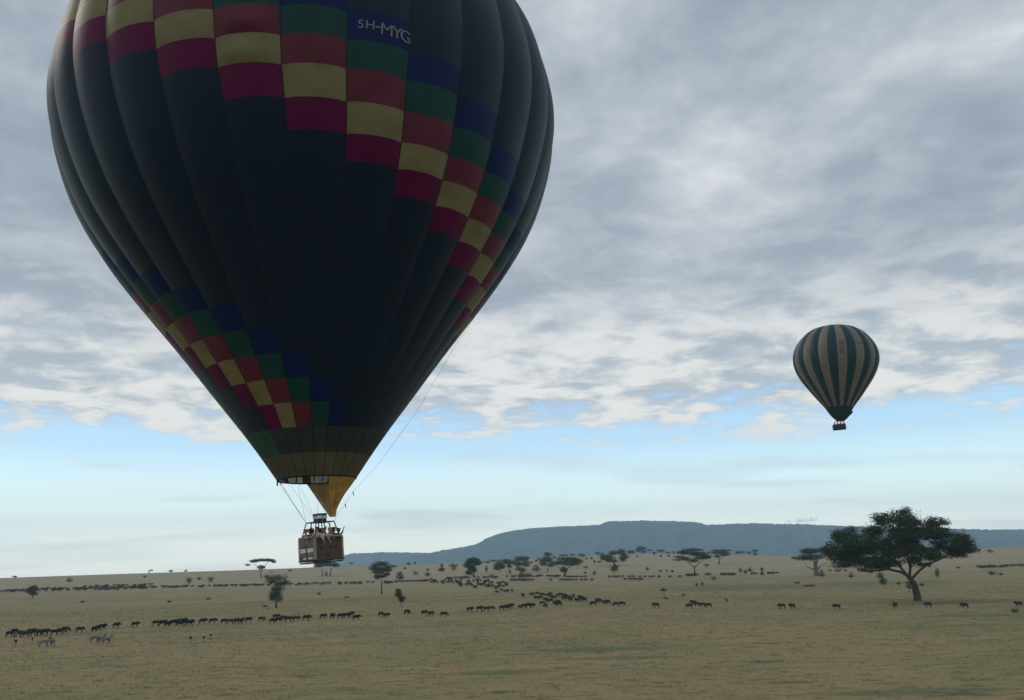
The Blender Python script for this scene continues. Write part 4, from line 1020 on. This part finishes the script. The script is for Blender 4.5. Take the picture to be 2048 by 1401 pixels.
WBV = []
for i, (st, hd) in enumerate(((.10, 0), (.24, .04), (-.16, -.05), (.30, .10), (.05, -.28))):
    n, e = ungulate(st, 'wb', hd); WBV.append((skin_mesh('body', n, e, M_WB[i % 3], 1), horn_mesh(hd), mane_mesh(hd)))


def wildebeest(px, py, face, label, detailed=True, group='wildebeest', turn=None, sc=None):
    """face: +1 walks to the right in the view, -1 left"""
    P = hit(px, py); az = math.atan2(P[0], P[1]); v = rng.randrange(4) if rng.random() < .82 else 4; me = WBV[v]
    o = bpy.data.objects.new('wildebeest', me[0]); COL.objects.link(o)
    t = turn if turn is not None else rng.gauss(0, 26)
    o.location = (P[0], P[1], P[2]); o.rotation_euler = (0, 0, -az + (0 if face > 0 else math.pi) + math.radians(t)); s = sc or rng.uniform(.84, 1.04); o.scale = (s,) * 3
    if detailed:
        for nm, m_ in (('horns', me[1]), ('mane', me[2])):
            c = bpy.data.objects.new(nm, m_); COL.objects.link(c); c.parent = o
    tag(o, label, 'wildebeest', group)
    return o


ORD = ['first', 'second', 'third', 'fourth', 'fifth', 'sixth', 'seventh', 'eighth', 'ninth', 'tenth', 'eleventh', 'twelfth', 'thirteenth', 'fourteenth', 'fifteenth', 'sixteenth', 'seventeenth', 'eighteenth', 'nineteenth', 'twentieth', 'twenty-first', 'twenty-second', 'twenty-third', 'twenty-fourth']
NEAR = [
    (1, 'in the bunch at the left edge of the near file', [(19, 1275), (28, 1270), (37, 1275), (52, 1276), (61, 1272), (70, 1273), (80, 1273), (89, 1273)]),
    (1, 'in the loose string above the far left zebras', [(109, 1272), (121, 1270), (130, 1267), (159, 1267)]),
    (1, 'in the tight trio just above the right-hand zebras', [(189, 1265), (197, 1262), (204, 1261)]),
    (1, 'of the two spaced walkers right of the zebra trio', [(232, 1258), (270, 1256)]),
    (1, 'in the long near bunch above the dark birds', [(312, 1254), (325, 1254), (335, 1255), (345, 1252), (357, 1249), (367, 1249), (360, 1255), (378, 1254)]),
    (1, 'in the bunch straight right of the long one', [(405, 1250), (425, 1249), (448, 1249), (461, 1250), (474, 1249), (485, 1247), (497, 1246)]),
    (1, 'in the packed bunch below the droopy tree', [(523, 1245), (545, 1248), (552, 1240), (557, 1247), (567, 1242), (577, 1245), (592, 1244)]),
    (1, 'walking alone between the packed bunch and the basket bunch', [(613, 1243)]),
    (1, 'in the bunch straight below the balloon basket', [(646, 1239), (665, 1239), (681, 1239), (693, 1238), (703, 1235), (713, 1242)]),
    (1, 'of the overlapping pair right of the basket bunch', [(762, 1234), (773, 1237)]),
    (1, 'walking alone below the small upright tree', [(814, 1231)]),
    (1, 'of the two bunched just before the gap in the near file', [(849, 1232), (862, 1234)]),
    (1, 'leading the left part, small and alone', [(888, 1235)]),
    (1, 'in the group just past the gap in the near file', [(940, 1225), (960, 1224), (973, 1224), (984, 1222)]),
    (1, 'in the close knot below the crowded herd', [(1005, 1222), (1013, 1221), (1021, 1219)]),
    (1, 'in the bunch at the front of the right-moving file', [(1041, 1220), (1048, 1218), (1058, 1217), (1066, 1217)]),
]
for face, where, pts in NEAR:
    for i, (x, y) in enumerate(pts):
        lab = ('dark wildebeest ' + where) if len(pts) == 1 else ('wildebeest, %s from left %s' % (ORD[i], where))
        wildebeest(x, y, face, lab, group='wildebeest walking in the near file')
MIDL = [('in the mixed crowd where both files meet', [(1046, 1195), (1065, 1194), (1073, 1201), (1075, 1191), (1082, 1200), (1085, 1212), (1086, 1194), (1091, 1217), (1093, 1205), (1097, 1195), (1100, 1208), (1101, 1192), (1104, 1198), (1108, 1200), (1110, 1212), (1115, 1196), (1116, 1210), (1118, 1214), (1122, 1194)]),
        ('in the right half of the meeting crowd', [(1128, 1202), (1129, 1196), (1133, 1199), (1138, 1200), (1141, 1204), (1147, 1197), (1155, 1206), (1161, 1200), (1165, 1202), (1168, 1205)]),
        ('in the small group right of the meeting crowd', [(1186, 1213), (1195, 1208), (1200, 1206), (1209, 1210), (1216, 1210), (1232, 1215), (1245, 1213)])]
for where, pts in MIDL:
    for i, (x, y) in enumerate(pts):
        wildebeest(x, y, -1, 'wildebeest, %s from left %s' % (ORD[i], where), group='wildebeest where the two files meet', turn=rng.uniform(-65, 20))
for (x, y, lab) in [(1312, 1217, 'single wildebeest heading left below the slender sapling'), (1379, 1218, 'lowest left wildebeest of the cluster below the forked umbrella tree'), (1387, 1211, 'upper left wildebeest of the cluster below the forked umbrella tree'),
                    (1394, 1215, 'wildebeest in the middle of the cluster below the forked umbrella tree'), (1405, 1216, 'fourth wildebeest from the left of the cluster below the forked umbrella tree'), (1417, 1217, 'rightmost wildebeest of the cluster below the forked umbrella tree'),
                    (1564, 1219, 'brownish wildebeest, left one of a pair on open grass left of the large tree'), (1585, 1219, 'brownish wildebeest, right one of a pair on open grass left of the large tree'), (1674, 1220, 'single wildebeest heading left beneath the left edge of the large tree'),
                    (1791, 1217, 'small wildebeest just left of the large tree trunk'), (1857, 1217, 'wildebeest just right of the large tree trunk'), (1930, 1218, 'wildebeest on the green grass right of the large tree trunk'), (2038, 1215, 'last wildebeest at the right edge of the photo')]:
    wildebeest(x, y, -1, lab, group='wildebeest trailing in from the right')
for i, (x, y) in enumerate([(992, 1181), (994, 1188), (1003, 1184), (1010, 1186), (1015, 1186), (1024, 1185)]):
    wildebeest(x, y, -1, 'small wildebeest, %s from left in the tail of the crowded herd' % ORD[i], group='wildebeest behind the crowded herd', detailed=False, turn=rng.uniform(-70, -20))
# distant herd: the ones that show largest are single animals, the rest one mass
far = []


def along(path, n, spread, lab, grp, face=1):
    path = np.array(path, float); s = np.concatenate([[0], np.cumsum(np.hypot(*np.diff(path[:, :2], axis=0).T))]); u = np.sort(np.array([rng.random() for _ in range(n)])) * s[-1]
    for t in u:
        x = np.interp(t, s, path[:, 0]); y = np.interp(t, s, path[:, 1]) + rng.uniform(-1, 1) * spread * (np.interp(t, s, path[:, 2]) if path.shape[1] > 2 else 1)
        far.append((x, y, face, lab, grp))


along([(860, 1164, .5), (900, 1166, 1), (950, 1170, 1.6), (985, 1171, 1.5), (1014, 1172, .8)], 95, 5.5, 'small dark wildebeest in the crowded funnel of the herd under the tall round tree', 'wildebeest in the crowded funnel', -1)
along([(0, 1184, .8), (60, 1182, 1), (140, 1180.5, 1), (240, 1179, 1.2), (300, 1177.5, .6)], 78, 2.6, 'tiny dark wildebeest in the long column across the far left plain', 'wildebeest in the far left column')
n_ind = len(far)
along([(170, 1177, 1), (240, 1174.5, 1.2), (310, 1173, 1)], 36, 2.4, '', '')
along([(0, 1185, 1), (300, 1177, 1), (520, 1173, .5), (660, 1170, .8), (760, 1168, 1), (860, 1164, .6)], 190, 1.6, '', '')
along([(893, 1159), (945, 1157.5), (1000, 1157.5)], 34, .6, '', ''); along([(1018, 1163), (1090, 1163)], 18, .4, '', ''); along([(1010, 1157), (1080, 1154.5), (1120, 1155)], 26, 1.2, '', '')
for x in (1101, 1122, 1128, 1134, 1140, 1145, 1153, 1163, 1172, 1184): far.append((x, 1163, 1, '', ''))
for x in (1135, 1141, 1148, 1155, 1163, 1171, 1219, 1227, 1232, 1237, 1245, 1259, 1267, 1280, 1290, 1300, 1307, 1318, 1340, 1360): far.append((x, 1156.5, 1, '', ''))
for x in (1251, 1260, 1266, 1272, 1278, 1283): far.append((x, 1162, 1, '', ''))
along([(1368, 1153.5), (1402, 1152)], 10, .3, '', ''); along([(1412, 1152), (1420, 1152)], 3, .3, '', ''); along([(1433, 1152), (1475, 1151)], 16, .3, '', ''); along([(1505, 1150.5), (1514, 1150)], 3, .3, '', ''); along([(1537, 1149.5), (1555, 1149)], 6, .3, '', '')
along([(1955, 1137), (2048, 1134)], 28, 1.0, '', ''); along([(1660, 1145), (1720, 1143)], 5, .8, '', ''); far.append((1917, 1139, 1, '', ''))
for (x, y, f, lab, grp) in far[:n_ind]: wildebeest(x, y, f, lab, False, grp, turn=rng.uniform(-25, 25) if f > 0 else rng.uniform(-75, -10))
lown, lowe = ungulate(.12, 'wb', -.05); low = skin_mesh('low', lown, lowe, M_WB[0], 0)
lv = np.array([v.co[:] for v in low.vertices]); lf = [list(p.vertices) for p in low.polygons]; VV = []; TT = []
for (x, y, f, _, _) in far[n_ind:]:
    P = hit(x, y); az = math.atan2(P[0], P[1]); a = -az + (0 if f > 0 else math.pi) + math.radians(rng.uniform(-25, 25)); c, s = math.cos(a), math.sin(a); k = rng.uniform(.9, 1.06)
    b = sum(len(q) for q in VV); w = lv * k; w = np.stack([w[:, 0] * c - w[:, 1] * s, w[:, 0] * s + w[:, 1] * c, w[:, 2]], -1) + P; VV.append(w); TT += [tuple(i + b for i in q) for q in lf]
tag(mesh_obj('distant_herd', np.concatenate(VV), TT, mat('wildebeest_hide_far', (.048, .040, .036), .9, .1), smooth=True), 'thin dark lines of distant wildebeest strung across the far plain', 'herd', kind='stuff')  # distant animals get a lighter hide tone than the near ones

# zebras
mz = bpy.data.materials.new('zebra_stripes'); mz.use_nodes = True; nt = mz.node_tree; tc = nt.nodes.new('ShaderNodeTexCoord'); wv = nt.nodes.new('ShaderNodeTexWave'); wv.inputs['Scale'].default_value = 2.6; wv.inputs['Distortion'].default_value = 3; wv.inputs['Detail'].default_value = 1
cr = nt.nodes.new('ShaderNodeValToRGB'); cr.color_ramp.elements[0].position = .42; cr.color_ramp.elements[0].color = (.03, .03, .032, 1); cr.color_ramp.elements[1].position = .50; cr.color_ramp.elements[1].color = (.26, .25, .24, 1)
nt.links.new(tc.outputs['Object'], wv.inputs['Vector']); nt.links.new(wv.outputs[0], cr.inputs[0]); nt.links.new(cr.outputs[0], nt.nodes['Principled BSDF'].inputs['Base Color']); nt.nodes['Principled BSDF'].inputs['Roughness'].default_value = .8
ZM = [skin_mesh('body', *ungulate(.12, 'z', 0), mz, 1), skin_mesh('body', *ungulate(-.2, 'z', -.35), mz, 1)]
mmb = MB(); mmb.tube([(.50, 0, 1.30), (.72, 0, 1.46), (.90, 0, 1.56)], [.03, .045, .03], 6); zman = bpy.data.meshes.new('mane'); zman.from_pydata(mmb.v, [], mmb.f); zman.materials.append(M_MANE)
for (x, y, h, v, lab) in [(88, 1296, 35, 0, 'striped zebra at the far left, nearer one of its pair'), (103, 1294, 140, 0, 'striped zebra turned away, right one of the far left pair'),
                          (190, 1287, 5, 1, 'striped zebra with lowered head, left of the trio'), (202, 1288, -25, 0, 'striped zebra in the middle of the trio below the wildebeest trio'), (213, 1290, 60, 0, 'striped zebra with a pale raised head, right of the trio')]:
    P = hit(x, y); o = bpy.data.objects.new('zebra', ZM[v]); COL.objects.link(o); o.location = tuple(P); o.rotation_euler = (0, 0, math.radians(h)); tag(o, lab, 'zebra', 'zebras beside the near file')
    if v == 0: c = bpy.data.objects.new('mane', zman); COL.objects.link(c); c.parent = o
# large birds
M_BK = mat('black_plumage', (.012, .012, .014), .8, .2); M_PALE = mat('pale_neck_plumage', (.50, .46, .43), .8, .1)
bn = [(0, 0, .88, (.24, .22)), (-.26, 0, .82, .12), (.18, 0, .95, .14)]; be = [(0, 1), (0, 2)]
for s in (-1, 1): b = len(bn); bn += [(.0, s * .09, .68, .05), (.04, s * .09, .36, .025), (.0, s * .09, .03, .02), (.09, s * .09, .02, .014)]; be += [(0, b), (b, b + 1), (b + 1, b + 2), (b + 2, b + 3)]
birdb = skin_mesh('body', bn, be, M_BK, 1); birdn = skin_mesh('neck', [(.18, 0, 1.0, .10), (.27, 0, 1.18, .055), (.28, 0, 1.36, .045), (.31, 0, 1.45, .07), (.44, 0, 1.40, .018)], [(0, 1), (1, 2), (2, 3), (3, 4)], M_PALE, 1)
birdw = skin_mesh('wing', [(.1, 0, 1.05, .10), (-.2, 0, 1.02, .09)], [(0, 1)], M_PALE, 1)
for (x, y, h, s, lab) in [(381, 1286, 10, 1.0, 'dark long-legged bird with pale back, left of the three on the grass'), (407, 1286, 200, 1.0, 'dark long-legged bird, middle of the three on the grass'), (421, 1280, 30, .95, 'dark long-legged bird, right and farthest of the three on the grass'),
                          (31, 1293, 70, 1.1, 'dark bird with a white top standing nearest at the far left'), (64, 1287, -60, .95, 'small dark bird beneath the left-edge wildebeest bunch'), (28, 1281, 20, .9, 'bird with a white spot in front of the leftmost wildebeest')]:
    P = hit(x, y); o = empty('large_bird', P, math.radians(h)); o.scale = (s,) * 3; tag(o, lab, 'bird', 'large birds walking beside the near file')
    for nm, me in (('body', birdb), ('neck', birdn), ('wing', birdw)):
        c = bpy.data.objects.new(nm, me); COL.objects.link(c); c.parent = o


# ------------------------------------------------------------------ grass tufts on the near plain
def build_grass():
    n = 90000; r = np.random.default_rng(3)
    d = 60 + (330 - 60) * r.random(n) ** 1.25; az = r.uniform(-.62, .62, n); x = d * np.sin(az); y = d * np.cos(az)
    dn = hn(x * 1.0, y * 1.0, 2.3) * .6 + hn(x + 40, y - 10, .9) * .4 + .35 * hn(x, y, 9); keep = dn > r.uniform(-.9, .7, n); x = x[keep]; y = y[keep]; d = d[keep]; n = len(x)
    z = ground_z(x, y) - .02; K = 4; hgt = .09 + .12 * r.random(n)
    wid = np.maximum(.025, d / 850 * .5)
    V = np.zeros((n, K, 3, 3)); a = r.uniform(0, 2 * np.pi, (n, K)); spread = r.uniform(.02, .16, (n, K)); lean = r.uniform(.05, .22, (n, K))
    cx = x[:, None] + np.cos(a) * spread; cy = y[:, None] + np.sin(a) * spread; t = a + np.pi / 2 + r.normal(0, .6, (n, K)); w = wid[:, None] * .5
    V[..., 0, 0] = cx - np.cos(t) * w; V[..., 0, 1] = cy - np.sin(t) * w; V[..., 1, 0] = cx + np.cos(t) * w; V[..., 1, 1] = cy + np.sin(t) * w
    V[..., 2, 0] = cx + np.cos(a) * lean; V[..., 2, 1] = cy + np.sin(a) * lean; V[..., 0, 2] = z[:, None]; V[..., 1, 2] = z[:, None]; V[..., 2, 2] = z[:, None] + hgt[:, None] * r.uniform(.7, 1.2, (n, K))
    m = bpy.data.materials.new('grass_blades'); m.use_nodes = True; nt = m.node_tree; b = nt.nodes['Principled BSDF']; b.inputs['Roughness'].default_value = .9; b.inputs['Specular IOR Level'].default_value = .1
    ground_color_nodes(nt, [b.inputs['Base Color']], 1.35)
    me = np_mesh('grass', V.reshape(-1, 3), np.arange(n * K * 3).reshape(-1, 3), m, 3)
    tag(link('grass', me), kind='stuff')


build_grass()
